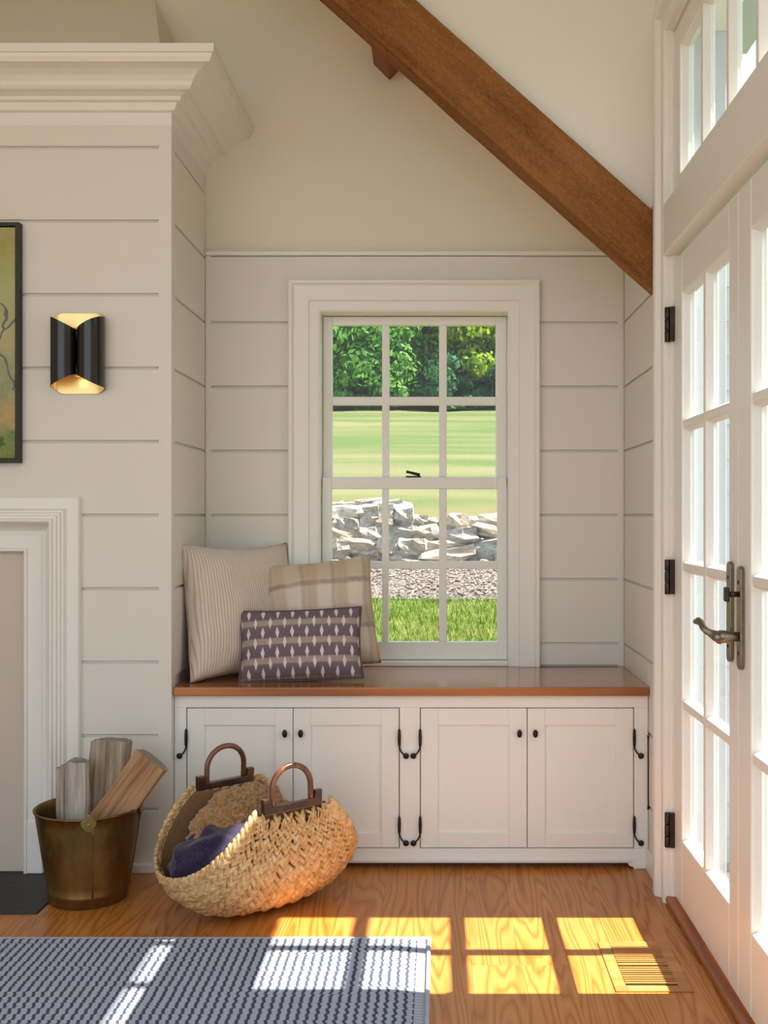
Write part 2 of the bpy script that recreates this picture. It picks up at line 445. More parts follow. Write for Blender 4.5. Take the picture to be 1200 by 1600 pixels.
purl = mk('purlin', [(p.x, p.y, p.z) for p in pv], [(0, 1, 3, 2), (4, 6, 7, 5), (0, 4, 5, 1), (2, 3, 7, 6), (0, 2, 6, 4), (1, 5, 7, 3)], plain('dark_purlin_wood', (.22, .075, .028), .7, 0, .3, 12, .2), None, False, .003)
setp(purl, 'short dark timber purlin end poking out below the rafter', 'beam')

# ------------------------------------------------------------------ back window
win = empty('window_1', (0, YB, WZ0)); S(win, 'white double-hung window with twelve panes above the bench', 'window')
wy3 = lambda u, v, dd: (u, YB - dd, v)
cas = miter_sweep('casing', [(WX0, ZB), (WX0, WZ1), (WX1, WZ1), (WX1, ZB)],
                  [(0, -.14), (0, .012), (-.008, .016), (-.04, .018), (-.044, .025), (-.098, .026), (-.104, .031), (-.108, .038), (-.12, .038), (-.122, .034), (-.122, -.014), (-.02, -.014)],
                  wy3, M['trim'], win, .0015)
box('sill', M['trim'], WX0, WX1, 4.25, 4.44, ZB, .648, win, .004)
def sash(parent, yf, depth, xs, zs, xo0, xo1, zo0, zo1):
    # xs/zs: (glass start, end) spans
    sa = empty('sash', (xo0, yf, zo0), parent=parent)
    b = .003
    box('stile', M['trim'], xo0, xs[0][0], yf, yf + depth, zo0, zo1, sa, b)
    box('stile', M['trim'], xs[-1][1], xo1, yf, yf + depth, zo0, zo1, sa, b)
    box('rail', M['trim'], xs[0][0], xs[-1][1], yf, yf + depth, zo0, zs[0][0], sa, b)
    box('rail', M['trim'], xs[0][0], xs[-1][1], yf, yf + depth, zs[-1][1], zo1, sa, b)
    for a, c in zip(xs[:-1], xs[1:]): box('muntin', M['trim'], a[1], c[0], yf + .001, yf + depth, zs[0][0], zs[-1][1], sa, b)
    for a, c in zip(zs[:-1], zs[1:]): box('muntin', M['trim'], xs[0][0], xs[-1][1], yf + .0015, yf + depth - .001, a[1], c[0], sa, b)
    for i in xs:
        for j in zs: box('pane', M['glass'], i[0] - .004, i[1] + .004, yf + depth * .6, yf + depth * .6 + .003, j[0] - .004, j[1] + .004, sa)
    return sa
g = .003
s_up = sash(win, 4.335, .035, [(-.426, -.227), (-.199, 0.0), (.0306, .227)], [(1.373, 1.659), (1.692, 1.9776)], WX0 + g, WX1 - g, 1.335, WZ1 - g)
s_lo = sash(win, 4.295, .035, [(-.4245, -.225), (-.1996, 0.0), (.0303, .23)], [(.7198, 1.0078), (1.038, 1.3236)], WX0 + g, WX1 - g, .65, 1.369)
lock = empty('sash_lock', (-.1, 4.31, 1.369), parent=win)
box('lock_base', M['bronze'], ax(634, 4.3), ax(658, 4.3), 4.297, 4.322, 1.3695, 1.3755, lock, .002)
tube('lock_lever', [at(656, 742, 4.305), at(648, 740, 4.302), at(640, 738, 4.298), at(635, 737, 4.296)], [.006, .006, .005, .006], M['bronze'], lock, 8)

# ------------------------------------------------------------------ french doors, transom, casing
dz = [.232, .644, 1.064, 1.496, 1.897]; mt = .013
def leaf(name, label, y0, y1, gy0, gy1, gm, parent=None):
    lf = empty(name, (XD, y0, .03)); S(lf, label, 'door')
    x0, x1, b = XD, XD + .044, .005
    box('stile', M['trim'], x0, x1, y0, gy0, .03, 2.02, lf, b)
    box('stile', M['trim'], x0, x1, gy1, y1, .03, 2.02, lf, b)
    box('rail', M['trim'], x0 + .0006, x1, gy0, gy1, .03, dz[0], lf, b)
    box('rail', M['trim'], x0 + .0006, x1, gy0, gy1, dz[4], 2.02, lf, b)
    for z in dz[1:4]: box('muntin', M['trim'], x0 + .004, x1 - .004, gy0, gy1, z - mt, z + mt, lf, .004)
    box('muntin', M['trim'], x0 + .003, x1 - .003, gm - mt, gm + mt, dz[0], dz[4], lf, .004)
    for a, c in ((gy0, gm - mt), (gm + mt, gy1)):
        for k in range(4):
            za, zb = dz[k] + (mt if k else 0), dz[k + 1] - (mt if k < 3 else 0)
            box('pane', M['glass'], x0 + .024, x0 + .027, a - .004, c + .004, za - .004, zb + .004, lf)
            # glazing bead round each light
            miter_sweep('glazing_bead', [(a, za), (a, zb), (c, zb), (c, za), (a, za)], [(0, -.003), (0, .014), (.009, .014)],
                        lambda u, v, dd: (x0 + .010 + dd, u, v), M['trim'], lf, 0, False)
    return lf
d1 = leaf('door_1', 'white french door leaf with three bronze hinges', 2.681, 3.412, 2.766, 3.306, 3.036)
d2 = leaf('door_2', 'white french door leaf carrying the lever handle', 1.945, 2.6808, 2.033, 2.573, 2.303)
for py in (507, 901, 1296):
    z = az(py, 3.414); hg = empty('hinge', (.722, 3.414, z), parent=d1)
    box('hinge_leaf', M['bronze'], .722, .7375, 3.398, 3.4135, z - .054, z + .054, hg, .001)
    for k in range(3):
        zz = z - .055 + k * .0367
        lathe('knuckle', [(0, 0), (.0085, 0), (.0095, .002), (.0095, .033), (.0085, .035), (0, .035)], (.717, 3.413, zz), M['bronze'], hg, 12)
def plate(parent, y, z0, z1, w):
    pts = []
    for k in range(9):
        a = math.pi * k / 8; pts.append((y + w / 2 * math.cos(a), z1 - .014 + .014 * math.sin(a)))
    for k in range(9):
        a = math.pi + math.pi * k / 8; pts.append((y + w / 2 * math.cos(a), z0 + .014 + .014 * math.sin(a)))
    o = prism('handle_plate', pts, lambda u, v, dd: (XD - dd, u, v), 0, .011, M['bronze_worn'], parent, .0025)
    for zz in (z0 + .04, z1 - .04):
        lathe('screw', [(0, -.0015), (.0045, -.001), (.005, 0), (.005, .002), (0, .002)], (XD - .0115, y, zz), M['bronze'], parent, 10, True, 'x')
    return o
plate(d1, 2.735, .851, 1.104, .036); plate(d2, 2.640, .845, 1.097, .036)
lv = empty('lever', (XD, 2.64, .92), parent=d2)
lathe('rose', [(0, 0), (.016, 0), (.016, .012), (.012, .03), (.012, .05), (0, .05)], (XD - .058, 2.64, .925), M['bronze_worn'], lv, 16, True, 'x')
tube('lever_arm', [(.682, 2.634, .918), (.676, 2.65, .925), (.672, 2.69, .928), (.670, 2.725, .930), (.667, 2.745, .936), (.664, 2.755, .947), (.660, 2.768, .951), (.655, 2.782, .948)],
     [.012, .014, .010, .009, .009, .009, .010, .007], M['bronze_worn'], lv, 10)
tt_ = empty('thumb_turn', (XD, 2.64, 1.04), parent=d2)
tube('turn_spindle', [(XD - .008, 2.64, 1.028), (XD - .035, 2.64, 1.028)], .007, M['bronze'], tt_, 10)
box('turn_knob', M['bronze'], XD - .045, XD - .034, 2.628, 2.652, 1.010, 1.046, tt_, .004)

tr = empty('window_2', (XD, 1.95, 2.2)); S(tr, 'white transom window of tall panes above the french doors', 'window')
tg = [3.33, 3.071, 2.797, 2.536, 2.27, 2.02]; tz0, tz1 = 2.266, 2.66
box('stile', M['trim'], XD, XD + .044, tg[0], 3.412, 2.196, 2.735, tr, .004)
box('stile', M['trim'], XD, XD + .044, 1.935, tg[-1], 2.196, 2.735, tr, .004)
box('rail', M['trim'], XD + .0006, XD + .044, tg[-1], tg[0], 2.196, tz0, tr, .004)
box('rail', M['trim'], XD + .0006, XD + .044, tg[-1], tg[0], tz1, 2.735, tr, .004)
for y in tg[1:-1]: box('muntin', M['trim'], XD + .004, XD + .040, y - .012, y + .012, tz0, tz1, tr, .004)
for a, c in zip(tg[1:], tg[:-1]):
    a2 = a + (.012 if a != tg[-1] else 0); c2 = c - (.012 if c != tg[0] else 0)
    box('pane', M['glass'], XD + .024, XD + .027, a2 - .004, c2 + .004, tz0 - .004, tz1 + .004, tr)
    miter_sweep('glazing_bead', [(a2, tz0), (a2, tz1), (c2, tz1), (c2, tz0), (a2, tz0)], [(0, -.003), (0, .014), (.009, .014)], lambda u, v, dd: (XD + .010 + dd, u, v), M['trim'], tr, 0, False)

dc = empty('trim_2', (XR, 3.42, 0)); S(dc, 'white moulded casing and jamb around the french doors', 'door casing')
miter_sweep('casing', [(1.93, 0), (1.93, 2.742), (3.418, 2.742), (3.418, 0)],
            [(0, -.01), (0, .014), (-.006, .019), (-.018, .019), (-.022, .015), (-.056, .015), (-.06, .021), (-.066, .031), (-.072, .034), (-.093, .034), (-.096, .030), (-.096, -.01)],
            lambda u, v, dd: (XR - dd, u, v), M['trim'], dc, .001)
box('jamb', M['trim'], .728, .795, 3.4135, 3.45, 0, 2.78, dc, .003)
box('outer_jamb', M['siding'], .795, .90, 3.405, 3.45, 0, 2.78, dc, .003)
box('jamb', M['trim'], .728, .90, 1.90, 1.9435, 0, 2.78, dc, .003)
box('jamb_head', M['trim'], .728, .90, 1.9435, 3.4135, 2.737, 2.78, dc, .003)
box('transom_bar', M['trim'], .703, .80, 1.9435, 3.4135, 2.034, 2.195, dc, .006)
box('door_stop', M['trim'], .782, .80, 3.395, 3.4135, .03, 2.034, dc, .003)
S(box('trim_3', M['stripwood'], .712, .752, 1.945, 3.425, 0, .024, None, .008, 3), 'reddish wooden threshold strip under the french doors', 'threshold')

# ------------------------------------------------------------------ hearth and fireplace surround
S(box('hearth', M['slate'], -2.72, -1.228, 3.324, YF + .3, -.03, .004, None, .002), 'black slate hearth slab set in the oak floor', 'hearth')
fp = empty('fireplace_surround', (-1.95, 3.66, 0), 'white moulded fireplace surround standing on the slate hearth', 'fireplace')
IX1, IX0, IZ = -1.409, -2.52, az(862, 3.70)
pro = [(0, 0), (0, .030), (.004, .034), (.010, .034), (.014, .026), (.056, .024), (.060, .020), (.072, .022), (.086, .036), (.096, .060), (.099, .072), (.104, .076), (.110, .076), (.113, .066), (.121, .066), (.124, .056), (.131, .056), (.134, .046), (.140, .046), (.143, .036), (.147, .030), (.183, .028), (.186, .024), (.186, -.006)]
miter_sweep('casing', [(IX1, 0.005), (IX1, IZ), (IX0, IZ), (IX0, 0.005)], pro, lambda u, v, dd: (u, YF - dd, v), M['trim'], fp, 0)
for (xa, xb) in ((IX1 + .011, IX1 + .062), (IX0 - .062, IX0 - .011)):
    box('plinth', M['trim'], xa, xb, YF - .031, YF, .005, az(1283, 3.69), fp, .002)
box('slip_panel', M['panel'], IX1 - .26, IX1 + .01, YF - .008, YF + .01, .005, IZ + .01, fp, .001)
box('slip_panel', M['panel'], IX0 - .01, IX0 + .26, YF - .008, YF + .01, .005, IZ + .01, fp, .001)
box('slip_panel', M['panel'], IX0 + .26, IX1 - .26, YF - .008, YF + .01, IZ - .28, IZ + .01, fp, .001)
box('firebox', M['firebox_dark'], IX0 + .26, IX1 - .26, YF - .005, YF + .01, .005, IZ - .28, fp)  # flat near-black sheet in place of the open firebox

# ------------------------------------------------------------------ window bench: cabinet and wooden top
top = box('bench_top', M['cherry'], XL + .001, XR - .002, 3.735, YB - .001, ZB - .0305, ZB, None, .004, 3)
setp(top, 'polished reddish wooden bench top below the window', 'bench top')
cab = empty('window_bench_cabinet', (-.1, YC, 0), 'white built-in bench cabinet with four panelled doors below the window', 'cabinet')
cx0, cx1 = XL + .001, XR - .002
zc = lambda py: az(py, YC); xc = lambda px: ax(px, YC)
ztop = ZB - .031
doors = [(292.5, 457.2), (458.4, 623), (657.5, 823.2), (824.4, 989.5)]
zd0, zd1 = zc(1324.5), zc(1107)
box('carcass', M['gapdark'], cx0 + .02, cx1 - .02, YC + .024, YB - .01, .06, ztop - .001, cab)
box('face_rail', M['trim'], cx0, cx1, YC, YC + .022, zd1 + .003, ztop, cab, .0015)
box('face_rail', M['trim'], cx0, cx1, YC, YC + .022, zc(1343), zd0 - .003, cab, .0015)
for a, b in ((cx0, xc(291)), (xc(624.5), xc(656)), (xc(991), cx1)):
    box('face_stile', M['trim'], a, b, YC + .0004, YC + .022, zd0 - .003, zd1 + .003, cab, .0015)
# plinth valance with bracket foot
zv, zf = zc(1348), 0.0
pts = [(cx0, zc(1343)), (cx1, zc(1343)), (cx1, 0)]
xf = xc(990)
pts += [(xf, 0), (xf, .006)]
for k in range(1, 7):
    a = math.pi / 2 * k / 6; pts.append((xf - .020 * math.sin(a) , zv - (zv - .006) * math.cos(a)))
xg = cx0 + .06
pts += [(xg + .02, zv), (xg, .006), (xg, 0), (cx0, 0)]
prism('valance', pts, lambda u, v, dd: (u, YC - .004 + dd, v), 0, .022, M['trim'], cab, .0015)
box('toe_board', M['gapdark'], cx0 + .01, cx1 - .01, YC + .07, YC + .085, 0, .06, cab)
box('valance_bead', M['trim'], cx0, xc(986), YC - .010, YC - .004, zc(1345.5), zc(1341.5), cab, .0015)
def rat_tail(parent, px, py, sgn):
    h = empty('hinge', (xc(px), YC - .006, zc(py)), parent=parent)
    y = YC - .008
    tube('hinge_barrel', [(xc(px), y, zc(py - 14)), (xc(px), y, zc(py - 11)), (xc(px), y, zc(py)), (xc(px), y, zc(py + 11)), (xc(px), y, zc(py + 14))], [.002, .0048, .0058, .0050, .0032], M['iron'], h, 10)
    tube('hinge_tail', [(xc(px), y, zc(py + 12)), (xc(px + sgn * .6), y, zc(py + 17)), (xc(px + sgn * 3), y, zc(py + 22)), (xc(px + sgn * 7), y, zc(py + 26.5)), (xc(px + sgn * 9), y, zc(py + 28))], [.0032, .0030, .0028, .0028, .003], M['iron'], h, 8)
    lathe('hinge_ball', [(0, -.0065), (.004, -.005), (.0095, -.002), (.0105, .0), (.0095, .003), (.006, .006), (0, .007)], (xc(px + sgn * 10.5), y, zc(py + 28.5)), M['iron'], h, 14, True, 'y')
for i, (a, b) in enumerate(doors):
    xa, xb = xc(a), xc(b); y = YC + .001
    dr = empty('cabinet_door', (xa, YC, zd0), parent=cab)
    sw, rt, rb = .060, .058, .050
    box('door_stile', M['trim'], xa, xa + sw, y, y + .02, zd0, zd1, dr, .0012)
    box('door_stile', M['trim'], xb - sw, xb, y, y + .02, zd0, zd1, dr, .0012)
    box('door_rail', M['trim'], xa + sw, xb - sw, y + .0003, y + .02, zd0, zd0 + rb, dr, .0012)
    box('door_rail', M['trim'], xa + sw, xb - sw, y + .0003, y + .02, zd1 - rt, zd1, dr, .0012)
    box('door_panel', M['trim'], xa + sw - .004, xb - sw + .004, y + .009, y + .016, zd0 + rb - .004, zd1 - rt + .004, dr)
    kx = xb - .026 if i % 2 == 0 else xa + .026
    k = lathe('knob', [(0, -.021), (.005, -.020), (.0095, -.016), (.0105, -.012), (.008, -.008), (.005, -.005), (.005, 0), (0, 0)], (0, 0, 0), M['iron'], dr, 16, True, 'y')
    k.location = Vector((kx, y, zc(1145.5))) - wloc(dr); k.scale = (.85, 1, 1.35)
    hx, sg = (a - 1, -1) if i % 2 == 0 else (b + 1, 1)
    for py in (1152, 1288): rat_tail(dr, hx, py, sg)
# thin dark rod with two end blocks beside the cabinet
ct = tube('dark_rod', [at(1012.6, 1152, 3.752), at(1012.8, 1262, 3.752)], .0022, M['iron'], None, 6)
setp(ct, 'thin dark vertical rod at the right end of the cabinet', 'rod')
for py in (1151, 1263):
    p = at(1012.7, py, 3.752)
    mk('rod_end', boxv(p.x - .003, p.x + .009, p.y - .004, p.y + .004, p.z - .004, p.z + .004), BOXF, M['iron'], ct, False, .001)

# ------------------------------------------------------------------ floor register
rg = empty('floor_register', (.55, 2.94, 0), 'flush wooden floor vent with thin slats near the french doors', 'vent')
rx0, rx1, ry0, ry1 = .484, .619, 2.815, 3.07
ox0, ox1, oy0, oy1 = .452, .652, 2.782, 3.104
box('shade_plate', M['vent_dark'], rx0 - .005, rx1 + .005, ry0 - .005, ry1 + .005, .0002, .0010, rg)  # flat dark plate on the planks, its colour stands in for shade below the slats
box('frame_side', M['register'], ox0, rx0, oy0, oy1, 0, .0035, rg, .002); box('frame_side', M['register'], rx1, ox1, oy0, oy1, 0, .0035, rg, .002)
box('frame_end', M['register'], rx0, rx1, oy0, ry0, 0, .0035, rg, .001); box('frame_end', M['register'], rx0, rx1, ry1, oy1, 0, .0035, rg, .001)
ym = 2.945
box('divider', M['register'], rx0, rx1, ym - .006, ym + .006, .001, .006, rg, .001)
for (a, b) in ((ry0, ym - .006), (ym + .006, ry1)):
    n = 9; st = (b - a) / n
    for k in range(n - 1):
        yy = a + st * (k + 1)
        box('slat', M['register'], rx0, rx1, yy - st * .26, yy + st * .26, .0012, .0055, rg, .0008)

# ------------------------------------------------------------------ painting
def painting():
    t = NT('painted_landscape'); o = t.obj(); X = sep(t, o)
    h = t.math('DIVIDE', X['Z'], .82)                     # 0 at the bottom edge .. 1 at the top
    n = t.noise(t.map(o, (4, 1, 9)), 3, 4, .6); n2 = t.noise(o, 22, 4, .7)
    hh_ = t.math('ADD', h, t.math('MULTIPLY_ADD', n, .22, -.11))
    c = t.ramp(hh_, [(0, (.20, .22, .03)), (.10, (.10, .20, .03)), (.2, (.45, .33, .12)), (.32, (.22, .28, .13)), (.5, (.40, .38, .19)), (.75, (.36, .42, .16)), (.9, (.34, .30, .07)), (1, (.33, .37, .14))])
    c = t.mix(t.math('MULTIPLY', t.math('SUBTRACT', n2, .4, clamp=True), 1.6, clamp=True), c, (.50, .42, .22))
    v = t.n('ShaderNodeTexVoronoi', feature='DISTANCE_TO_EDGE'); v.inputs['Scale'].default_value = 8
    wob = t.n('ShaderNodeTexNoise'); t.l(o, wob.inputs['Vector']); wob.inputs['Scale'].default_value = 9
    vm = t.n('ShaderNodeVectorMath', operation='MULTIPLY_ADD'); t.l(wob.outputs['Color'], vm.inputs[0]); vm.inputs[1].default_value = (.12, .12, .12); t.l(t.map(o, (1.3, 1, .75), rot=(0, .4, 0)), vm.inputs[2])
    t.l(vm.outputs[0], v.inputs['Vector'])
    ln = t.math('LESS_THAN', v.outputs['Distance'], .035)
    zone = t.math('MULTIPLY', t.math('GREATER_THAN', h, .3), t.math('LESS_THAN', h, .78))
    c = t.mix(t.math('MULTIPLY', t.math('MULTIPLY', ln, zone), .85), c, (.07, .10, .13))
    bl = t.math('MULTIPLY', t.math('GREATER_THAN', n2, .56), t.math('LESS_THAN', h, .12))
    c = t.mix(bl, c, (.05, .12, .01)); t.color(c); t.bump(n2, .25, .004)
    return t.fin(.55)
yp = YF - .03
pxr = ax(30, yp); pz0, pz1 = az(723, yp), az(347, yp); pxl = pxr - 1.0
pt = empty('framed_painting', (pxl, yp, pz0), 'abstract green landscape painting with branches in a thin black frame', 'painting')
fwid = .013
for (a, b, c_, e) in ((pxr - fwid, pxr, pz0, pz1), (pxl, pxl + fwid, pz0, pz1), (pxl + fwid, pxr - fwid, pz0, pz0 + fwid), (pxl + fwid, pxr - fwid, pz1 - fwid, pz1)):
    box('frame_bar', M['black_frame'] if 'black_frame' in M else M.setdefault('black_frame', plain('black_frame_wood', (.016, .013, .011), .5)), a, b, yp, YF - .0005, c_, e, pt, .0012)
cv = mk('canvas', boxv(fwid + .003, 1.0 - fwid - .003, .006, .024, fwid + .003, pz1 - pz0 - fwid - .003), BOXF, painting(), pt, False, .001, raw=True)

# ------------------------------------------------------------------ sconce: two curled shells, black outside, brass inside
sx0, sx1 = ax(75.5, 3.66), ax(158.5, 3.66); sxm = (sx0 + sx1) / 2; hw = (sx1 - sx0) / 2
sz0, sz1 = az(614, 3.69), az(487.5, 3.69)
def bulb(name, loc, w, parent):
    ld = bpy.data.lights.new(name, 'POINT'); ld.energy = w; ld.color = (1, .72, .42); ld.shadow_soft_size = .012
    o = bpy.data.objects.new(name, ld); COL.objects.link(o); o.parent = parent; o.location = Vector(loc) - wloc(parent)
sc = empty('wall_sconce', (sxm, YF, sz0), 'black and brass curled metal wall sconce beside the painting', 'sconce')
def shell(sgn, inset):
    V = []; Fc = []; n = 30; m = 8
    for i in range(n + 1):          # from the crease in the middle, bulging forward, out to the side
        a = math.pi * (1 - i / n)
        xx = hw * .5 + (hw * .5 - inset) * math.cos(a); yy = .032 + (.050 - inset) * math.sin(a) ** .9
        dip = .018 + .044 * max(0.0, 1 - xx / hw) ** 1.1
        for j in range(m + 1): V.append((sxm + sgn * xx, YF - yy, sz0 + dip + (sz1 - sz0 - 2 * dip) * j / m))
    return V, [(i * (m + 1) + j, i * (m + 1) + j + 1, (i + 1) * (m + 1) + j + 1, (i + 1) * (m + 1) + j) for i in range(n) for j in range(m)]
def back_shell(inset):
    V = []; n = 48; m = 8
    for i in range(n + 1):          # flat against the wall, curling forward at both sides to meet the front shells
        a = math.pi * i / n; c_, s_ = math.cos(a), math.sin(a)
        u = math.copysign(abs(c_) ** .55, c_); yy = .032 - (.030 - inset) * s_ ** .55
        dip = .018 * max(0.0, (abs(u) - .62) / .38) ** 2
        for j in range(m + 1): V.append((sxm + u * (hw - inset), YF - yy, sz0 + dip + (sz1 - sz0 - 2 * dip) * j / m))
    return V, [(i * (m + 1) + j, i * (m + 1) + j + 1, (i + 1) * (m + 1) + j + 1, (i + 1) * (m + 1) + j) for i in range(n) for j in range(m)]
for sg in (-1, 1):
    v, f = shell(sg, 0); mk('shell', v, f, M['black'], sc, True)
    v, f = shell(sg, .0016); mk('liner', v, f, M['brass'], sc, True)
v, f = back_shell(0); mk('back_shell', v, f, M['black'], sc, True)
v, f = back_shell(.0016); mk('back_liner', v, f, M['brass'], sc, True)
for sz in (sz0 + .075, sz1 - .075):
    lathe('lamp_socket', [(0, -.02), (.012, -.02), (.012, .02), (0, .02)], (sxm, YF - .03, sz), M['brass'], sc, 16)
    bulb('bulb', (sxm, YF - .034, sz + (.035 if sz > (sz0 + sz1) / 2 else -.035)), .014, sc)

# ------------------------------------------------------------------ rug
def rug_mat():
    t = NT('woven_rug'); o = t.obj(); X = sep(t, o)
    row = t.math('FLOOR', t.math('DIVIDE', X['Y'], .0155))
    jit = t.math('MULTIPLY_ADD', t.noise(t.map(o, (1.2, 40, 1)), 3, 2), .5, -.25)
    par = t.math('MULTIPLY', t.math('MODULO', row, 2.0), .10)
    u = t.math('ADD', t.math('DIVIDE', X['X'], .0235), t.math('ADD', jit, par))
    fr = t.math('PINGPONG', u, .5)
    fr = t.math('MULTIPLY', fr, 2)
    fz = t.noise(o, 300, 2)
    k = t.math('ADD', fr, t.math('MULTIPLY_ADD', fz, .3, -.15))
    dark = t.ramp(k, [(.52, (0, 0, 0)), (.74, (1, 1, 1))])
    ed = t.math('GREATER_THAN', X['X'], -.035)            # plain bound edge
    ed2 = t.math('GREATER_THAN', X['Y'], -.012)
    e = t.math('MAXIMUM', ed, ed2)
    c = t.mix(dark, (.41, .435, .52), (.066, .075, .118))
    c = t.mix(e, c, (.40, .43, .53)); t.color(c)
    t.bump(t.math('ADD', fz, t.math('MULTIPLY', fr, .7)), .5, .004)
    return t.fin(.95, spec=.2)
rxr, ryf = -.0262, 3.119
pit = .0155; rows = 150
V = []; Fc = []; xs_ = [-2.9 + i * (2.9) / 30 for i in range(31)]
prof_r = []
for r in range(rows):
    for k in range(6):
        prof_r.append((-(r * pit) - pit * k / 6, .0085 + .0045 * abs(math.sin(math.pi * k / 6))))
prof_r = [(0, 0), (0, .006)] + prof_r + [(-rows * pit, .006), (-rows * pit, 0)]
for (yy, zz) in prof_r:
    for xx in xs_: V.append((xx, yy, zz if xx < -.001 or zz == 0 else .003))
nx = len(xs_)
for j in range(len(prof_r) - 1):
    for i in range(nx - 1): Fc.append((j * nx + i, j * nx + i + 1, (j + 1) * nx + i + 1, (j + 1) * nx + i))
rug = mk('rug', V, Fc, rug_mat(), None, True)
# side binding closes the long edge
rug.location = (rxr, ryf, 0.0003)
setp(rug, 'blue-grey and white flatwoven area rug on the oak floor', 'rug')
bnd = tube('edge_binding', [(-.003, -i * .1, .006) for i in range(24)], .0062, plain('rug_binding', (.40, .43, .53), .95), rug, 8, raw=True)
bnd2 = tube('edge_binding', [(-2.9 + i * .1, -.003, .006) for i in range(30)], .0062, bnd.data.materials[0], rug, 8, raw=True)

# ------------------------------------------------------------------ cushions
def cushion(name, w, h, th, mat, label, loc, yaw, tilt, roll, seed, pinch=.07, piping=None, crease=.0):
    n = 36; V = []; Fc = []
    def pt_(u, v, side):
        cu = 1 - pinch * (1 - v * v) * abs(u); cv_ = 1 - pinch * (1 - u * u) * abs(v)
        x = w / 2 * u * cu; z = h / 2 * v * cv_
        e = max(0.0, (1 - abs(u) ** 2.4)) ** .46 * max(0.0, (1 - abs(v) ** 2.4)) ** .46
        y = th / 2 * e
        wr = noise.noise(Vector((u * 2.1 + seed, v * 2.3, side * 3.0))) * .10 + noise.noise(Vector((u * 5 + seed, v * 4, side * 5.0))) * .045
        y = y * (1 + wr) + crease * e * math.sin(v * 9 + u * 2 + seed) * (1 - abs(v)) * .3
        sag = -.02 * (1 - abs(u)) * (1 - v) * .2
        return (x, side * y, z + sag)
    for side in (-1, 1):
        base = len(V)
        for j in range(n + 1):
            for i in range(n + 1):
                V.append(pt_(-1 + 2 * i / n, -1 + 2 * j / n, side))
        for j in range(n):
            for i in range(n):
                a = base + j * (n + 1) + i; Fc.append((a, a + 1, a + n + 2, a + n + 1))
    me = bpy.data.meshes.new(name); me.from_pydata(V, [], Fc); me.update()
    bm = bmesh.new(); bm.from_mesh(me); bmesh.ops.remove_doubles(bm, verts=bm.verts, dist=1e-5); bmesh.ops.recalc_face_normals(bm, faces=bm.faces); bm.to_mesh(me); bm.free()
    o = link(name, me, mat, None, True)
    o.matrix_world = Matrix.Translation(loc) @ Matrix.Rotation(yaw, 4, 'Z') @ Matrix.Rotation(tilt, 4, 'X') @ Matrix.Rotation(roll, 4, 'Y')
    setp(o, label, 'pillow', 'pillows on the window bench')
    if piping:
        pts = []
        for k in range(4 * n):
            s, r_ = divmod(k, n); q = -1 + 2 * r_ / n
            u, v = ((q, -1), (1, q), (-q, 1), (-1, -q))[s]
            p = pt_(u, v, 1); pts.append(Vector(p))
        pts.append(pts[0])
        tube('piping', pts, .0045, piping, o, 6, raw=True)
    return o

def cord_mat():
    t = NT('cream_corded_cotton'); o = t.obj(); X = sep(t, o)
    s = t.math('MULTIPLY_ADD', t.math('SINE', t.math('MULTIPLY', X['X'], 2 * math.pi / .0105)), .5, .5)
    l = t.math('POWER', s, 4)
    nz = t.noise(o, 40, 3)
    t.color(t.mix(t.math('MULTIPLY', l, .6), t.mix(nz, (.62, .55, .46), (.70, .63, .54)), (.38, .27, .17)))
    t.bump(t.math('SUBTRACT', 1.0, l), .35, .004); return t.fin(.9, spec=.2, sheen=.2)
def plaid_mat():
    t = NT('watercolour_plaid'); o = t.obj(); X = sep(t, o)
    w1 = t.math('MULTIPLY_ADD', t.noise(o, 9, 3), .03, -.015)
    x = t.math('ADD', X['X'], w1); z = t.math('ADD', X['Z'], w1)
    def band(c, period, off, wid, soft=.12):
        f = t.math('PINGPONG', t.math('ADD', t.math('DIVIDE', c, period), off), .5)
        return t.ramp(f, [(wid, (1, 1, 1)), (wid + soft, (0, 0, 0))])
    base = t.mix(t.noise(o, 6, 3), (.62, .55, .44), (.72, .66, .57))
    tan = (.47, .34, .21); mauve = (.25, .175, .165)
    c = t.mix(t.math('MULTIPLY', band(x, .115, .2, .13), .55), base, tan)
    c = t.mix(t.math('MULTIPLY', band(z, .17, .1, .14), .50), c, tan)
    c = t.mix(t.math('MULTIPLY', band(x, .115, .47, .03, .07), .40), c, mauve)
    c = t.mix(t.math('MULTIPLY', band(z, .17, .36, .03, .05), t.math('MULTIPLY_ADD', t.noise(o, 12, 2), 1.2, .05, clamp=True)), c, mauve)
    t.color(c); t.bump(t.noise(o, 300, 2), .2, .002); return t.fin(.9, spec=.2)
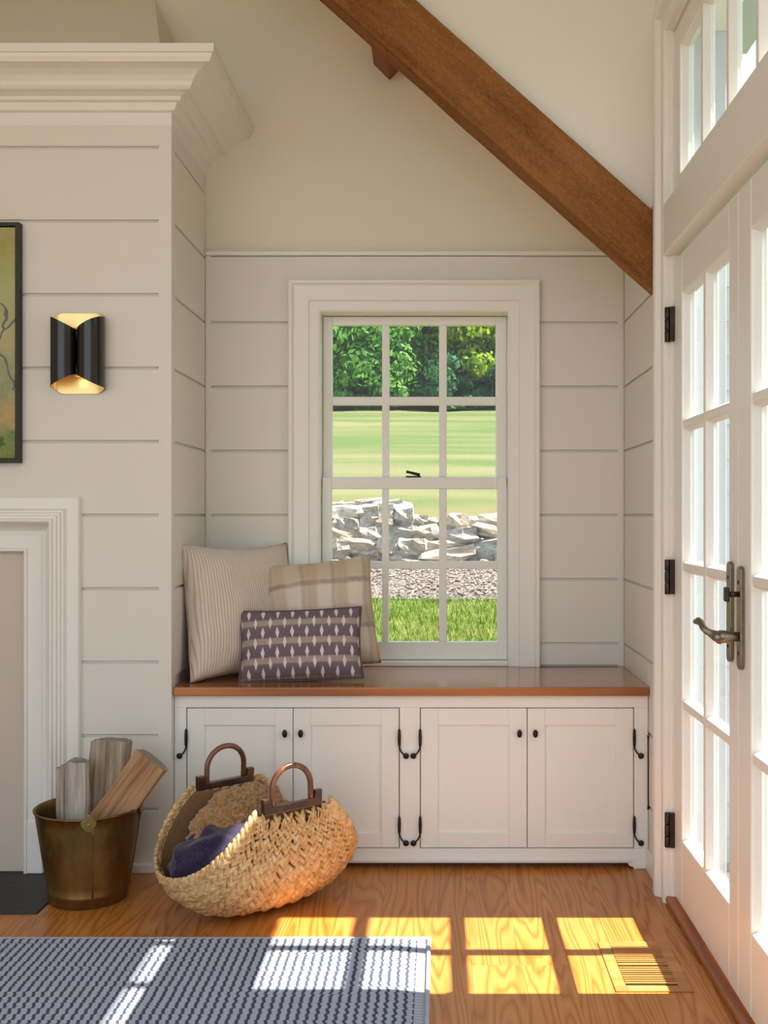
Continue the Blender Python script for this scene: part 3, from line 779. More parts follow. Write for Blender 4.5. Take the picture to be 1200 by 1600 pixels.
def ikat_mat():
    t = NT('purple_diamond_weave'); o = t.obj(); X = sep(t, o)
    wob = t.math('MULTIPLY_ADD', t.noise(o, 30, 2), .10, -.05)
    def lens(off):
        u = t.math('ADD', t.math('DIVIDE', X['X'], .052), t.math('ADD', wob, off)); z = t.math('ADD', t.math('DIVIDE', X['Z'], .072), off)
        fu = t.math('ABSOLUTE', t.math('SUBTRACT', t.math('FRACT', u), .5)); fv = t.math('ABSOLUTE', t.math('SUBTRACT', t.math('FRACT', z), .5))
        return t.math('ADD', t.math('MULTIPLY', fu, 7.0), t.math('MULTIPLY', fv, 3.0))
    d_ = t.ramp(t.math('MINIMUM', lens(0.0), lens(.5)), [(.85, (1, 1, 1)), (1.0, (0, 0, 0))])
    fv2 = t.math('PINGPONG', t.math('DIVIDE', X['Z'], .0675), .5)
    # second diamond set in between: the ribbons' waists
    bands = t.ramp(t.math('FRACT', t.math('DIVIDE', t.math('ADD', X['Z'], .5), .0675)), [(0, (.13, .10, .13)), (.28, (.16, .13, .16)), (.36, (.44, .36, .30)), (.60, (.40, .33, .29)), (.68, (.115, .09, .125)), (1, (.13, .10, .135))])
    c = t.mix(t.math('MULTIPLY', t.noise(t.map(o, (3, 1, 60)), 8, 2), .6), bands, (.24, .18, .20))
    c = t.mix(d_, c, (.70, .64, .57)); t.color(c)
    t.bump(t.noise(o, 260, 2), .3, .002); return t.fin(.9, spec=.2)
pill_pipe = plain('purple_piping', (.11, .085, .11), .9, 0, .3, 60)
pb = Vector
cushion('pillow', .50, .50, .19, cord_mat(), 'large cream corded pillow leaning in the left bench corner', (-.735, 4.03, ZB + .243), R(48), R(-10), R(1), 1.3, .10, None, .012)
cushion('pillow', .415, .41, .15, plaid_mat(), 'cream and tan watercolour plaid pillow against the window', (-.443, 4.055, ZB + .222), R(3), R(-13), R(-6), 5.7, .05)
cushion('pillow', .44, .255, .14, ikat_mat(), 'small lumbar pillow with purple bands and white diamonds', (-.495, 3.90, ZB + .128), R(3), R(-16), R(-2), 3.3, .05, pill_pipe)

# ------------------------------------------------------------------ brass bucket with split logs
bcx, bcy = -1.120, 3.475
bk = empty('brass_bucket', (bcx, bcy, 0), 'aged brass bucket holding split logs beside the fireplace', 'bucket')
bz = .289; r0, r1 = .118, .163
prof = [(0, .004), (r0 - .004, .004), (r0, .0), (r0 + .003, .004), (r0 + .0045, .03), (r0 + .008, .034), (r0 + .006, .038)]
for k in range(1, 9): q = k / 8; prof.append((r0 + .006 + (r1 - r0 - .006) * (q ** .94), .038 + (bz - .041) * q))
prof += [(r1 + .004, bz - .002), (r1 + .0045, bz + .002), (r1 + .001, bz + .004), (r1 - .003, bz), (r1 - .006, bz - .02), (r0, .05), (r0 - .006, .02), (0, .018)]
bm_ = lathe('pail', prof, (bcx, bcy, 0), M['aged_brass'], bk, 72)
for an in (R(-72), R(8)):
    dx, dy = math.cos(an), math.sin(an); tx, ty = -dy, dx
    def lp(o, s, z): return (bcx + dx * o + tx * s, bcy + dy * o + ty * s, z)
    lug = [(-.024, bz - .006), (-.022, bz - .016), (-.012, bz - .030), (0, bz - .038), (.012, bz - .030), (.022, bz - .016), (.024, bz - .006), (.010, bz + .004), (.007, bz + .016), (0, bz + .019), (-.007, bz + .016), (-.010, bz + .004)]
    lo_ = [lp(r1 + .001 - (bz - z) * .13, s, z) for s, z in lug]; hi_ = [lp(r1 + .007 - (bz - z) * .13, s, z) for s, z in lug]
    n = len(lug); mk('lug', lo_ + hi_, [tuple(range(n)), tuple(range(2 * n - 1, n - 1, -1))] + [(i, (i + 1) % n, n + (i + 1) % n, n + i) for i in range(n)], M['brass_dull'] if 'brass_dull' in M else M.setdefault('brass_dull', plain('dull_brass', (.42, .30, .12), .42, .9, .2, 30)), bk, False, .001)
    tube('seam', [lp(r0 + .006 + (r1 - r0 - .006) * q ** .94 + .0012, .012, .038 + (bz - .041) * q) for q in [k / 10 for k in range(0, 10)]], .0022, M['aged_brass'], bk, 6)
    lathe('rivet', [(0, -.003), (.004, -.002), (.005, 0), (0, .001)], lp(r1 + .004, 0, bz - .014), M['brass_dull'], bk, 10, True, 'y')

def log_mat(name, cols, end, bark):
    t = NT(name); o = t.obj(); X = sep(t, o)
    n = t.noise(t.map(o, (1, 1, .06)), 42, 5, .65); n2 = t.noise(t.map(o, (1, 1, .25)), 9, 3)
    c = t.ramp(t.math('MULTIPLY_ADD', n, .7, t.math('MULTIPLY', n2, .3)), [(.36, cols[0]), (.5, cols[1]), (.62, cols[2])])
    g_ = t.ramp(t.math('ADD', X['Z'], t.math('MULTIPLY_ADD', n, .06, -.03)), [(.0, (0, 0, 0)), (1, (1, 1, 1))])
    t.color(c); t.bump(n, .9, .006); return t.fin(.9, spec=.2)
end_mat = plain('log_end_grain', (.26, .22, .18), .9, 0, .35, 60, .4)
def log(label, base, topc, sec, mat, seed, tilt_end=0.0, spin=0.0, peak=0.0):
    base = Vector(base); topc = Vector(topc); ax_ = (topc - base); L = ax_.length
    rings = 14; n0 = len(sec); sub = 4; ring = []
    for i in range(n0):
        a, b = Vector(sec[i]), Vector(sec[(i + 1) % n0])
        for k in range(sub): ring.append(a.lerp(b, k / sub))
    n = len(ring); V = []; Fc = []
    for r in range(rings + 1):
        z = L * r / rings
        for p in ring:
            j = noise.noise(Vector((p.x * 30 + seed, p.y * 30, z * 6))) * .009 + noise.noise(Vector((p.x * 120 + seed, p.y * 120, z * 18))) * .0045
            zz = z + (p.x * tilt_end - abs(p.x) * peak + noise.noise(Vector((p.x * 60, p.y * 60, seed))) * .010 if r == rings else 0)
            V.append((p.x * (1 + j * 12), p.y * (1 + j * 12), zz))
    for r in range(rings):
        for k in range(n): Fc.append((r * n + k, r * n + (k + 1) % n, (r + 1) * n + (k + 1) % n, (r + 1) * n + k))
    Fc.append(tuple(range(n - 1, -1, -1))); Fc.append(tuple(rings * n + k for k in range(n)))
    me = bpy.data.meshes.new('firewood_log'); me.from_pydata(V, [], Fc); me.update()
    me.materials.append(mat); me.materials.append(end_mat)
    for p in me.polygons[-2:]: p.material_index = 1
    bm = bmesh.new(); bm.from_mesh(me); bmesh.ops.recalc_face_normals(bm, faces=bm.faces); bm.to_mesh(me); bm.free()
    o = link('firewood_log', me)
    ez = ax_.normalized(); ex = (Vector((1, 0, 0)) - ez * ez.x).normalized(); ey = ez.cross(ex)
    o.matrix_world = Matrix(((ex.x, ey.x, ez.x, base.x), (ex.y, ey.y, ez.y, base.y), (ex.z, ey.z, ez.z, base.z), (0, 0, 0, 1))) @ Matrix.Rotation(spin, 4, 'Z')
    setp(o, label, 'log', 'firewood logs in the brass bucket'); return o
lm1 = log_mat('pale_grey_split_wood', ((.20, .155, .11), (.42, .37, .31), (.62, .58, .52)), None, None)
lm2 = log_mat('weathered_bark_wood', ((.10, .07, .04), (.33, .26, .18), (.52, .45, .36)), None, None)
lm3 = log_mat('orange_split_wood', ((.20, .10, .05), (.42, .235, .12), (.55, .34, .20)), None, None)
log('upright pale grey split log with a pointed top, leftmost in the bucket', at(113, 1375, 3.44), at(112, 1186, 3.42), [(-.050, .0), (-.006, -.045), (.046, -.012), (.048, .028), (-.02, .035)], lm1, 2.0, .25, R(0), .45)
log('tallest rough barked log standing at the back of the bucket', at(160, 1380, 3.52), at(176, 1156, 3.53), [(-.064, -.018), (-.02, -.034), (.05, -.028), (.064, .0), (.03, .035), (-.05, .03)], lm2, 5.0, .03, R(0))
log('orange brown split log leaning out over the right of the bucket rim', at(103, 1372, 3.465), at(238, 1187, 3.45), [(-.056, -.020), (.05, -.024), (.058, .006), (.01, .034), (-.05, .022)], lm3, 8.0, .0, R(0))

# ------------------------------------------------------------------ braided straw basket with two throws
BO = Vector((-.566, 3.385, 0)); BA = R(42); BB, BAx, BC, BZ, BW = .19, .340, .355, .355, .13
ea = Vector((math.cos(BA), math.sin(BA), 0)); eb = Vector((-math.sin(BA), math.cos(BA), 0)); ez_ = Vector((0, 0, 1))
PHL, PHR = R(-66), R(72)
def bsurf(phi, th, grow=0.0):
    S_ = math.sin(th)
    a = math.sin(phi) * BAx * S_ ** .75 + BW * (phi / R(80)) * (1 - S_) ** 1.5
    b = -(BB + grow) * math.cos(th) * (1 + .10 * S_)
    z = BZ - (BC + grow) * math.cos(phi) ** (.62 if phi < 0 else .62 - .22 * min(1, phi / .6)) * S_ ** .80
    zl = .014 - grow
    if z < zl + .05:
        q = (zl + .05 - z) / .10; z = zl + .05 - .05 * math.tanh(q * 2) * 1.0
    return BO + ea * a * (1 + grow * 3) + eb * b + ez_ * z
def bnorm(phi, th):
    e = .01
    t1 = bsurf(phi, min(th + e, math.pi - .001)) - bsurf(phi, max(th - e, .001)); t2 = bsurf(phi + e, th) - bsurf(phi - e, th)
    n_ = t1.cross(t2); c = bsurf(phi, th) - (BO + ez_ * BZ)
    if n_.length < 1e-9: n_ = c
    n_.normalize()
    return n_ if n_.dot(c) > 0 else -n_
def straw_mat():
    t = NT('braided_straw'); o = t.obj()
    n = t.noise(o, 55, 4, .6); n2 = t.noise(o, 7, 3); f = t.noise(t.map(o, (1, 1, .3)), 420, 2)
    c = t.ramp(t.math('MULTIPLY_ADD', n, .8, t.math('MULTIPLY', f, .2)), [(.28, (.27, .125, .035)), (.44, (.58, .35, .14)), (.56, (.72, .52, .27)), (.68, (.84, .70, .47))])
    c = t.mix(t.math('MULTIPLY_ADD', n2, .8, -.25, clamp=True), c, (.62, .33, .11))
    t.color(c); t.bump(f, .5, .003); return t.fin(.6, spec=.35)
straw = straw_mat()
basket = empty('straw_basket', tuple(BO), 'large braided straw basket bag with dark wooden handles on the floor', 'basket')
# inner lining shell
V = []; Fc = []; NP, NTh = 40, 40
for i in range(NP + 1):
    for j in range(NTh + 1):
        V.append(bsurf(PHL + (PHR - PHL) * i / NP, .02 + (math.pi - .04) * j / NTh, -.011))
for i in range(NP):
    for j in range(NTh):
        q = i * (NTh + 1) + j; Fc.append((q, q + 1, q + NTh + 2, q + NTh + 1))
sh = mk('lining', V, Fc, plain('straw_lining', (.22, .125, .05), .9, 0, .3, 60, .5), basket, True)
# one braid = a chain of paired leaf-shaped strands
SEG, RG = 6, 6
tmplV = []; tmplF = []
for r in range(RG + 1):
    tt = -1 + 2 * r / RG; w_ = math.sqrt(max(0, 1 - tt * tt)) ** .8 * .96 + .04
    for k in range(SEG):
        an = 2 * math.pi * k / SEG; tmplV.append((tt, w_ * math.cos(an), w_ * math.sin(an)))
for r in range(RG):
    for k in range(SEG): tmplF.append((r * SEG + k, r * SEG + (k + 1) % SEG, (r + 1) * SEG + (k + 1) % SEG, (r + 1) * SEG + k))
tmplV = np.array(tmplV); tmplF = np.array(tmplF)
rs = np.random.RandomState(4)
def braid(phi, width_fn, th0, th1, scale=1.0, lift=.002):
    P = [bsurf(phi, th0 + (th1 - th0) * k / 160) for k in range(161)]
    acc = [0]
    for a, b in zip(P[:-1], P[1:]): acc.append(acc[-1] + (b - a).length)
    total = acc[-1]; step = .0240 * scale; nst = int(total / step); Vs = []; Fs = []; off = 0
    for k in range(nst):
        s = (k + .5) * total / nst
        idx = int(np.searchsorted(acc, s)); idx = min(max(idx, 1), 160); th = th0 + (th1 - th0) * idx / 160
        p = P[idx]; tn = (P[min(idx + 1, 160)] - P[max(idx - 1, 0)]).normalized(); nn = bnorm(phi, th); lt = nn.cross(tn).normalized()
        wd = width_fn(phi, th)
        for sg in (-1, 1):
            ang_ = sg * (R(33) + rs.uniform(-.12, .12))
            dv = tn * math.cos(ang_) - lt * math.sin(ang_); lv_ = nn.cross(dv)
            c = p + lt * sg * wd * .23 + nn * (lift + rs.uniform(-.0015, .002)) + tn * rs.uniform(-.002, .002)
            hl = min(.0285, .013 + wd * .34) * scale * rs.uniform(.9, 1.12); hw_ = min(wd * .265, .0150) * rs.uniform(.85, 1.1); ht = min(.0100, .004 + wd * .14) * scale
            dv2 = (dv + nn * .18).normalized(); n2 = dv2.cross(lv_).normalized()
            Mx = np.array([dv2 * hl, lv_ * hw_, n2 * ht])
            Vs.append(tmplV @ Mx + np.array(c)); Fs.append(tmplF + off); off += len(tmplV)
    V = np.concatenate(Vs); Fq = np.concatenate(Fs)
    me = bpy.data.meshes.new('braid'); me.from_pydata(V.tolist(), [], Fq.tolist()); me.update()
    return link('braid', me, straw, basket, True)
NB = 14
def bwidth(phi, th):
    dp = (PHR - PHL) / NB
    return max(.008, (bsurf(phi + dp / 2, th) - bsurf(phi - dp / 2, th)).length)
for i in range(NB + 1):
    ph = PHL + (PHR - PHL) * i / NB
    t0 = .015 if i % 2 == 0 else .10
    if i in (0, NB): braid(ph, lambda p, t: .034, .02, math.pi - .02, .72, .003); braid(ph + (R(2.2) if i == 0 else -R(2.2)), lambda p, t: .036, .02, math.pi - .02, .8, .004)
    else: braid(ph, bwidth, t0, math.pi - t0)
# gathered straw along the two handle bars, and stray ends
for sg in (0.0, math.pi):
    geos = []
    for k in range(46):
        ph = PHL + (PHR - PHL) * (k + rs.uniform(0, 1)) / 46
        th = .10 if sg == 0 else math.pi - .10; p = bsurf(ph, th); nn = bnorm(ph, th)
        q = p + ez_ * rs.uniform(.012, .03) + ea * rs.uniform(-.02, .02) + nn * rs.uniform(-.004, .010)
        geos.append(tube_geo([p - ez_ * .02 + nn * .002, p.lerp(q, .5) + nn * .005, q], [.0035, .003, .0012], 5))
    v, f = merge(geos); o = mk('gathered_straw', v, f, straw, basket, True); o['kind'] = 'stuff'
hwood = wood('dark_handle_wood', (.020, .010, .006), (.055, .024, .013), (.11, .045, .020), 'x', .1, 20, 20, .32, False, .02, coat=.2)
arch_m = wood('red_brown_handle_wood', (.035, .013, .007), (.13, .045, .020), (.24, .095, .045), 'z', .3, 20, 16, .30, False, .02, coat=.3)
cordm = plain('natural_cord', (.62, .50, .33), .9)
def handle(c, lean):
    h = empty('handle', tuple(c), parent=basket)
    upv_ = (ez_ + eb * lean).normalized(); nv = ea.cross(upv_).normalized()
    W3 = lambda a, n_, u: c + ea * a + nv * n_ + upv_ * u
    pf = [(-.102, -.012), (.102, -.012), (.104, .034), (.079, .034), (.076, .010), (-.076, .010), (-.079, .034), (-.104, .034)]
    n = len(pf); v = [W3(a, -.010, u) for a, u in pf] + [W3(a, .010, u) for a, u in pf]
    mk('handle_bar', v, [tuple(range(n)), tuple(range(2 * n - 1, n - 1, -1))] + [(i, (i + 1) % n, n + (i + 1) % n, n + i) for i in range(n)], hwood, h, False, .002)
    pts = [W3(-.068, 0, .006), W3(-.068, 0, .03), W3(-.068, 0, .055)]
    for k in range(1, 16):
        a = math.pi * (1 - k / 16); pts.append(W3(.068 * math.cos(a), 0, .055 + .064 * math.sin(a)))
    pts += [W3(.068, 0, .055), W3(.068, 0, .03), W3(.068, 0, .006)]
    tube('handle_arch', pts, .0088, arch_m, h, 12)
    for a in (-.075, -.03, .015, .06):
        tube('cord_loop', [W3(a, -.012, .004), W3(a + .004, -.0135, -.006), W3(a + .010, -.018, -.022), W3(a + .012, -.024, -.038)], .0018, cordm, h, 6)
handle(BO - eb * (BB + .002) + ez_ * (BZ + .000), .05)
handle(BO + eb * BB + ez_ * (BZ + .000), -.05)

def blob(name, c, axes, amp, freq, hf, hfreq, mat, label, cat, nu=96, nv=64, seed=0.0, fold=0.0):
    V = []; Fc = []
    for j in range(nv + 1):
        la = -math.pi / 2 + math.pi * j / nv
        for i in range(nu):
            lo = 2 * math.pi * i / nu
            dv = Vector((math.cos(la) * math.cos(lo), math.cos(la) * math.sin(lo), math.sin(la)))
            r = 1 + amp * noise.noise(dv * freq + Vector((seed, 0, 0))) + fold * math.sin(dv.x * 7 + 3 * noise.noise(dv * 1.7 + Vector((seed, 5, 0))) + seed) * (.5 + .5 * dv.z)
            p = c + axes[0] * dv.x * r + axes[1] * dv.y * r + axes[2] * dv.z * r
            if hf: p += dv * hf * (noise.noise(p * hfreq) + .6 * noise.noise(p * hfreq * 2.1))
            V.append(p)
    for j in range(nv):
        for i in range(nu): Fc.append((j * nu + i, j * nu + (i + 1) % nu, (j + 1) * nu + (i + 1) % nu, (j + 1) * nu + i))
    o = mk(name, V, Fc, mat, None, True); setp(o, label, cat); return o
def sherpa_mat():
    t = NT('tan_sherpa_fleece'); o = t.obj(); n = t.noise(o, 95, 4, .7)
    t.color(t.ramp(n, [(.3, (.17, .075, .022)), (.5, (.40, .21, .075)), (.7, (.58, .36, .15))])); t.bump(n, 1.0, .008); return t.fin(.95, spec=.1, sheen=.4)
def knit_mat():
    t = NT('purple_knit_wool'); o = t.obj()
    v = t.n('ShaderNodeTexVoronoi'); v.inputs['Scale'].default_value = 300; t.l(t.map(o, (1, 1, .6)), v.inputs['Vector'])
    n = t.noise(o, 12, 3); X = sep(t, o)
    c = t.ramp(v.outputs['Distance'], [(.15, (.070, .052, .115)), (.6, (.026, .019, .048))])
    c = t.mix(t.math('GREATER_THAN', t.noise(t.map(o, (1, 1, 1), rot=(0, .5, .4)), 8, 1), .66), c, (.10, .075, .15))
    t.color(c); t.bump(v.outputs['Distance'], -1.0, .006); return t.fin(.95, spec=.1, sheen=.3)
blob('sherpa_throw', BO + ea * -.005 + eb * .062 + ez_ * .215, (ea * .19, eb * .098, ez_ * .145), .20, 2.2, .013, 55, sherpa_mat(), 'curly tan fleece throw stuffed in the straw basket', 'blanket', 180, 120, 3.0)
p1, p2 = at(276, 1352, 3.235), at(396, 1300, 3.34); dd_ = (p2 - p1) * .56
sdv = dd_.normalized().cross(ez_).normalized(); upn = sdv.cross(dd_.normalized())
blob('knit_throw', (p1 + p2) / 2 - ez_ * .018, (dd_, sdv * .092, upn * .078), .22, 1.9, .0, 40, knit_mat(), 'dark purple knitted throw lying in the mouth of the straw basket', 'blanket', 120, 80, 7.0, .09)

# ------------------------------------------------------------------ outdoors
def grass_mat(name, a, b, dry, dscale, dmap, bare=False):
    t = NT(name); o = t.obj(); n = t.noise(o, 9, 5, .7); n2 = t.noise(t.map(o, dmap), dscale, 3, .6)
    f = t.noise(o, 70, 2)
    c = t.mix(n, a, b); c = t.mix(t.ramp(n2, [(.42, (0, 0, 0)), (.62, (1, 1, 1))]), c, dry)
    if bare:
        yy = t.math('ADD', sep(t, o)['Y'], t.math('MULTIPLY_ADD', t.noise(o, .7, 3), 6.0, -3.0))
        c = t.mix(t.ramp(t.math('DIVIDE', yy, 30.0), [(.52, (.75, .75, .75)), (.60, (0, 0, 0))]), c, (.20, .165, .085))
    c = t.mix(t.math('MULTIPLY', f, .5), c, tuple(k * .45 for k in a)); t.color(c)
    t.bump(t.math('ADD', n, f), .6, .05); return t.fin(.9, spec=.1)
g_near = grass_mat('green_lawn', (.06, .115, .016), (.11, .165, .035), (.15, .18, .05), 1.2, (1, 1, 1))
g_slope = grass_mat('mown_lawn', (.070, .125, .030), (.12, .165, .055), (.20, .19, .10), .55, (.14, 1, 1), True)
gz = lambda Y, py: H - (py - PY) * Y / F
def terrain(name, profile, x0, x1, nx, mat, label, cat, rough=.03, sub=6):
    ys = []
    for (y0, z0), (y1, z1) in zip(profile[:-1], profile[1:]):
        for k in range(sub): ys.append((y0 + (y1 - y0) * k / sub, z0 + (z1 - z0) * k / sub))
    ys.append(profile[-1]); V = []; Fc = []
    for (y, z) in ys:
        for i in range(nx + 1):
            x = x0 + (x1 - x0) * i / nx; V.append((x, y, z + rough * noise.noise(Vector((x * .8, y * .8, 1.0)))))
    for j in range(len(ys) - 1):
        for i in range(nx): Fc.append((j * (nx + 1) + i, j * (nx + 1) + i + 1, (j + 1) * (nx + 1) + i + 1, (j + 1) * (nx + 1) + i))
    o = mk(name, V, Fc, mat, None, True); return setp(o, label, cat, kind='structure')
YG, YS = 11.5, 14.0
terrain('ground_lawn', [(-9, -.16), (4.5, -.16), (9.0, gz(9, 1005)), (YG + .1, gz(YG, 937))], -24, 24, 60, g_near, 'close green lawn outside the window', 'lawn')
def gravel_mat():
    t = NT('pinkish_gravel'); o = t.obj(); v = t.n('ShaderNodeTexVoronoi'); v.inputs['Scale'].default_value = 22; t.l(o, v.inputs['Vector'])
    c = t.mix(t.noise(o, 30, 3), (.07, .05, .04), (.17, .14, .125)); t.color(c); t.bump(v.outputs['Distance'], -.8, .03); return t.fin(.9)
terrain('ground_gravel', [(YG, gz(YG, 937)), (YS + .25, gz(YS, 874))], -24, 24, 60, gravel_mat(), 'strip of pale gravel in front of the rough stone wall', 'gravel', .04)
ZS0 = gz(YS, 876)
terrain('ground_slope', [(YS + .45, 1.08), (16, 1.33), (20, 1.95), (30, 3.55), (46, 5.9), (70, 8.5)], -40, 40, 60, g_slope, 'mown lawn rising behind the stone wall to the trees', 'lawn', .08)
# pebbles and grass blades: uncountable
rs = np.random.RandomState(11)
oct_v = np.array([(1, 0, 0), (-1, 0, 0), (0, 1, 0), (0, -1, 0), (0, 0, 1), (0, 0, -1)], float); oct_f = np.array([(0, 2, 4), (2, 1, 4), (1, 3, 4), (3, 0, 4), (2, 0, 5), (1, 2, 5), (3, 1, 5), (0, 3, 5)])
NPb = 9000
def scatter(n, tv, tf, fn):
    Vs = []; Fs = []
    for i in range(n):
        Vs.append(fn(i, tv)); Fs.append(tf + i * len(tv))
    return np.concatenate(Vs), np.concatenate(Fs)
def g_line(y): return gz(YG, 937) + (y - YG) / (YS + .25 - YG) * (gz(YS, 874) - gz(YG, 937))
def peb(i, tv):
    y = rs.uniform(YG - .05, YS + .1); x = rs.uniform(-4, 2.6); s = rs.uniform(.012, .034); a = rs.uniform(0, 6.28)
    q = tv * np.array([s * rs.uniform(.8, 1.5), s, s * .7]); c_, s_ = math.cos(a), math.sin(a)
    return np.stack([q[:, 0] * c_ - q[:, 1] * s_ + x, q[:, 0] * s_ + q[:, 1] * c_ + y, q[:, 2] + g_line(y) + .012], 1)
v, f = scatter(NPb, oct_v, oct_f, peb)
pm = NT('mixed_pebbles'); o_ = pm.obj(); pm.color(pm.ramp(pm.noise(o_, 26, 2, .5), [(.36, (.05, .034, .028)), (.5, (.14, .115, .10)), (.64, (.24, .21, .19))])); pm = pm.fin(.9)
me = bpy.data.meshes.new('pebbles'); me.from_pydata(v.tolist(), [], f.tolist()); me.update()
setp(link('pebbles', me, pm), 'loose pale pebbles on the gravel strip', 'pebbles', kind='stuff')
blade_v = np.array([(-.5, 0, 0), (.5, 0, 0), (.0, 0, 1)], float); blade_f = np.array([(0, 1, 2)])
def n_line(y): return (-.16 + (y - 4.5) / 4.5 * (gz(9, 1005) + .16)) if y < 9 else gz(9, 1005) + (y - 9) / (YG + .1 - 9) * (gz(YG, 937) - gz(9, 1005))
def bld(i, tv):
    y = rs.uniform(8.2, YG + .05); x = rs.uniform(-2.6, 2.0); hgt = rs.uniform(.03, .085); w_ = rs.uniform(.006, .012); a = rs.uniform(0, 6.28)
    q = tv * np.array([w_, 1, hgt]); lx, ly = rs.uniform(-.03, .03, 2)
    out = np.stack([q[:, 0] * math.cos(a) + x, q[:, 0] * math.sin(a) + y, q[:, 2] + n_line(y) - .005], 1); out[2, 0] += lx; out[2, 1] += ly; return out
v, f = scatter(26000, blade_v, blade_f, bld)
bmat = NT('grass_blades'); o_ = bmat.obj(); bmat.color(bmat.ramp(bmat.noise(o_, 2.2, 4, .7), [(.35, (.10, .175, .020)), (.55, (.19, .26, .055)), (.72, (.29, .31, .12))])); bmat = bmat.fin(.8, spec=.1)
me = bpy.data.meshes.new('grass_blades'); me.from_pydata(v.tolist(), [], f.tolist()); me.update()
setp(link('grass_blades', me, bmat), 'green grass blades of the close lawn', 'grass', kind='stuff')

# dry-stone wall, stone by stone
def stone_mat():
    t = NT('lichen_fieldstone'); o = t.obj(); info = t.n('ShaderNodeObjectInfo').outputs['Random']
    n = t.noise(o, 7, 5, .65); base = t.ramp(info, [(0, (.34, .29, .22)), (.35, (.50, .47, .43)), (.6, (.28, .28, .27)), (.8, (.46, .37, .25)), (1, (.58, .56, .52))])
    c = t.mix(t.ramp(n, [(.35, (0, 0, 0)), (.62, (1, 1, 1))]), t.mix(.55, base, (.10, .085, .06)), base); t.color(c); t.bump(n, .6, .03); return t.fin(.9, spec=.2)
smat = stone_mat()
swall = empty('stone_wall', (0, YS, ZS0), 'low rough dry-stone retaining wall across the garden', 'stone wall')
random.seed(21); stone_me = []
for k in range(9):
    bm = bmesh.new(); bmesh.ops.create_cube(bm, size=1.0); bmesh.ops.subdivide_edges(bm, edges=bm.edges[:], cuts=2, use_grid_fill=True)
    for vv in bm.verts:
        q = vv.co.copy(); q2 = q.lerp(q.normalized() * .62, .45); vv.co = q2 * (1 + .34 * noise.noise(q * 2.4 + Vector((k * 7.3, 0, 0))))
        vv.co += Vector((noise.noise(q * 3 + Vector((0, k, 9))), noise.noise(q * 3 + Vector((5, k, 2))), noise.noise(q * 3 + Vector((1, k, 4))))) * .07
    me = bpy.data.meshes.new('stone'); bm.to_mesh(me); bm.free(); me.materials.append(smat); stone_me.append(me)
def stone(x, y, z, sx, sy, sz, ry=0.0):
    o = bpy.data.objects.new('stone', random.choice(stone_me)); COL.objects.link(o); o.parent = swall
    o.location = Vector((x, y, z)) - swall.location; o.scale = (sx, sy, sz); o.rotation_euler = (random.uniform(-.15, .15), ry + random.uniform(-.12, .12), random.uniform(-.3, .3))
for row in range(5):
    x = -4.2
    while x < 3.0:
        w_ = random.choice((.18, .24, .30, .40, .52)) * random.uniform(.85, 1.15); hgt = random.uniform(.13, .21)
        topz = ZS0 + (.47 if x > -.55 else .68) + .06 * math.sin(x * 3)
        z = ZS0 + .06 + row * .135
        if z < topz - .02: stone(x + w_ / 2, YS + random.uniform(-.03, .08) + row * .05, z + random.uniform(-.02, .02), w_ * 1.16, .36, hgt * 1.15, random.uniform(-.12, .12))
        x += w_
for k in range(26):
    x = random.uniform(-2.2, 1.4); stone(x, YS + random.uniform(.35, 1.3) if x < -.3 else YS + random.uniform(.35, .6), (ZS0 + .62 if x < -.4 else ZS0 + .42) + random.uniform(0, .10), random.uniform(.2, .42), .3, random.uniform(.1, .2))
for k in range(22):
    stone(random.uniform(-3, 2), YS - random.uniform(.22, .5), g_line(YS - .3) + .03, random.uniform(.10, .2), .13, random.uniform(.07, .11))

# trees: trunk plus a crown of leaf quads
def leaf_mat(name, a, b):
    t = NT(name); o = t.obj(); n = t.noise(o, 2.6, 3, .6)
    t.color(t.mix(n, a, b)); m = t.fin(.6, spec=.25)
    tl = t.n('ShaderNodeBsdfTranslucent'); tl.inputs[0].default_value = (b[0] * 1.3, b[1] * 1.35, b[2], 1)
    mx = t.n('ShaderNodeMixShader'); mx.inputs[0].default_value = .35; t.l(t.b.outputs[0], mx.inputs[1]); t.l(tl.outputs[0], mx.inputs[2]); t.l(mx.outputs[0], t.out.inputs['Surface']); return m
LM = [leaf_mat('fresh_green_leaves', (.045, .15, .020), (.14, .33, .05)), leaf_mat('blue_green_needles', (.018, .08, .026), (.045, .16, .055)), leaf_mat('yellow_green_leaves', (.09, .18, .008), (.28, .40, .02))]
bark = plain('tree_bark', (.09, .065, .045), .95, 0, .4, 12, .6)
ground_h = lambda y: np.interp(y, [-9, 4.5, 9, 11.6, 14.2, 14.5, 16, 20, 30, 46, 70], [-.16, -.16, .16, .33, .66, 1.08, 1.33, 1.95, 3.55, 5.9, 8.5])
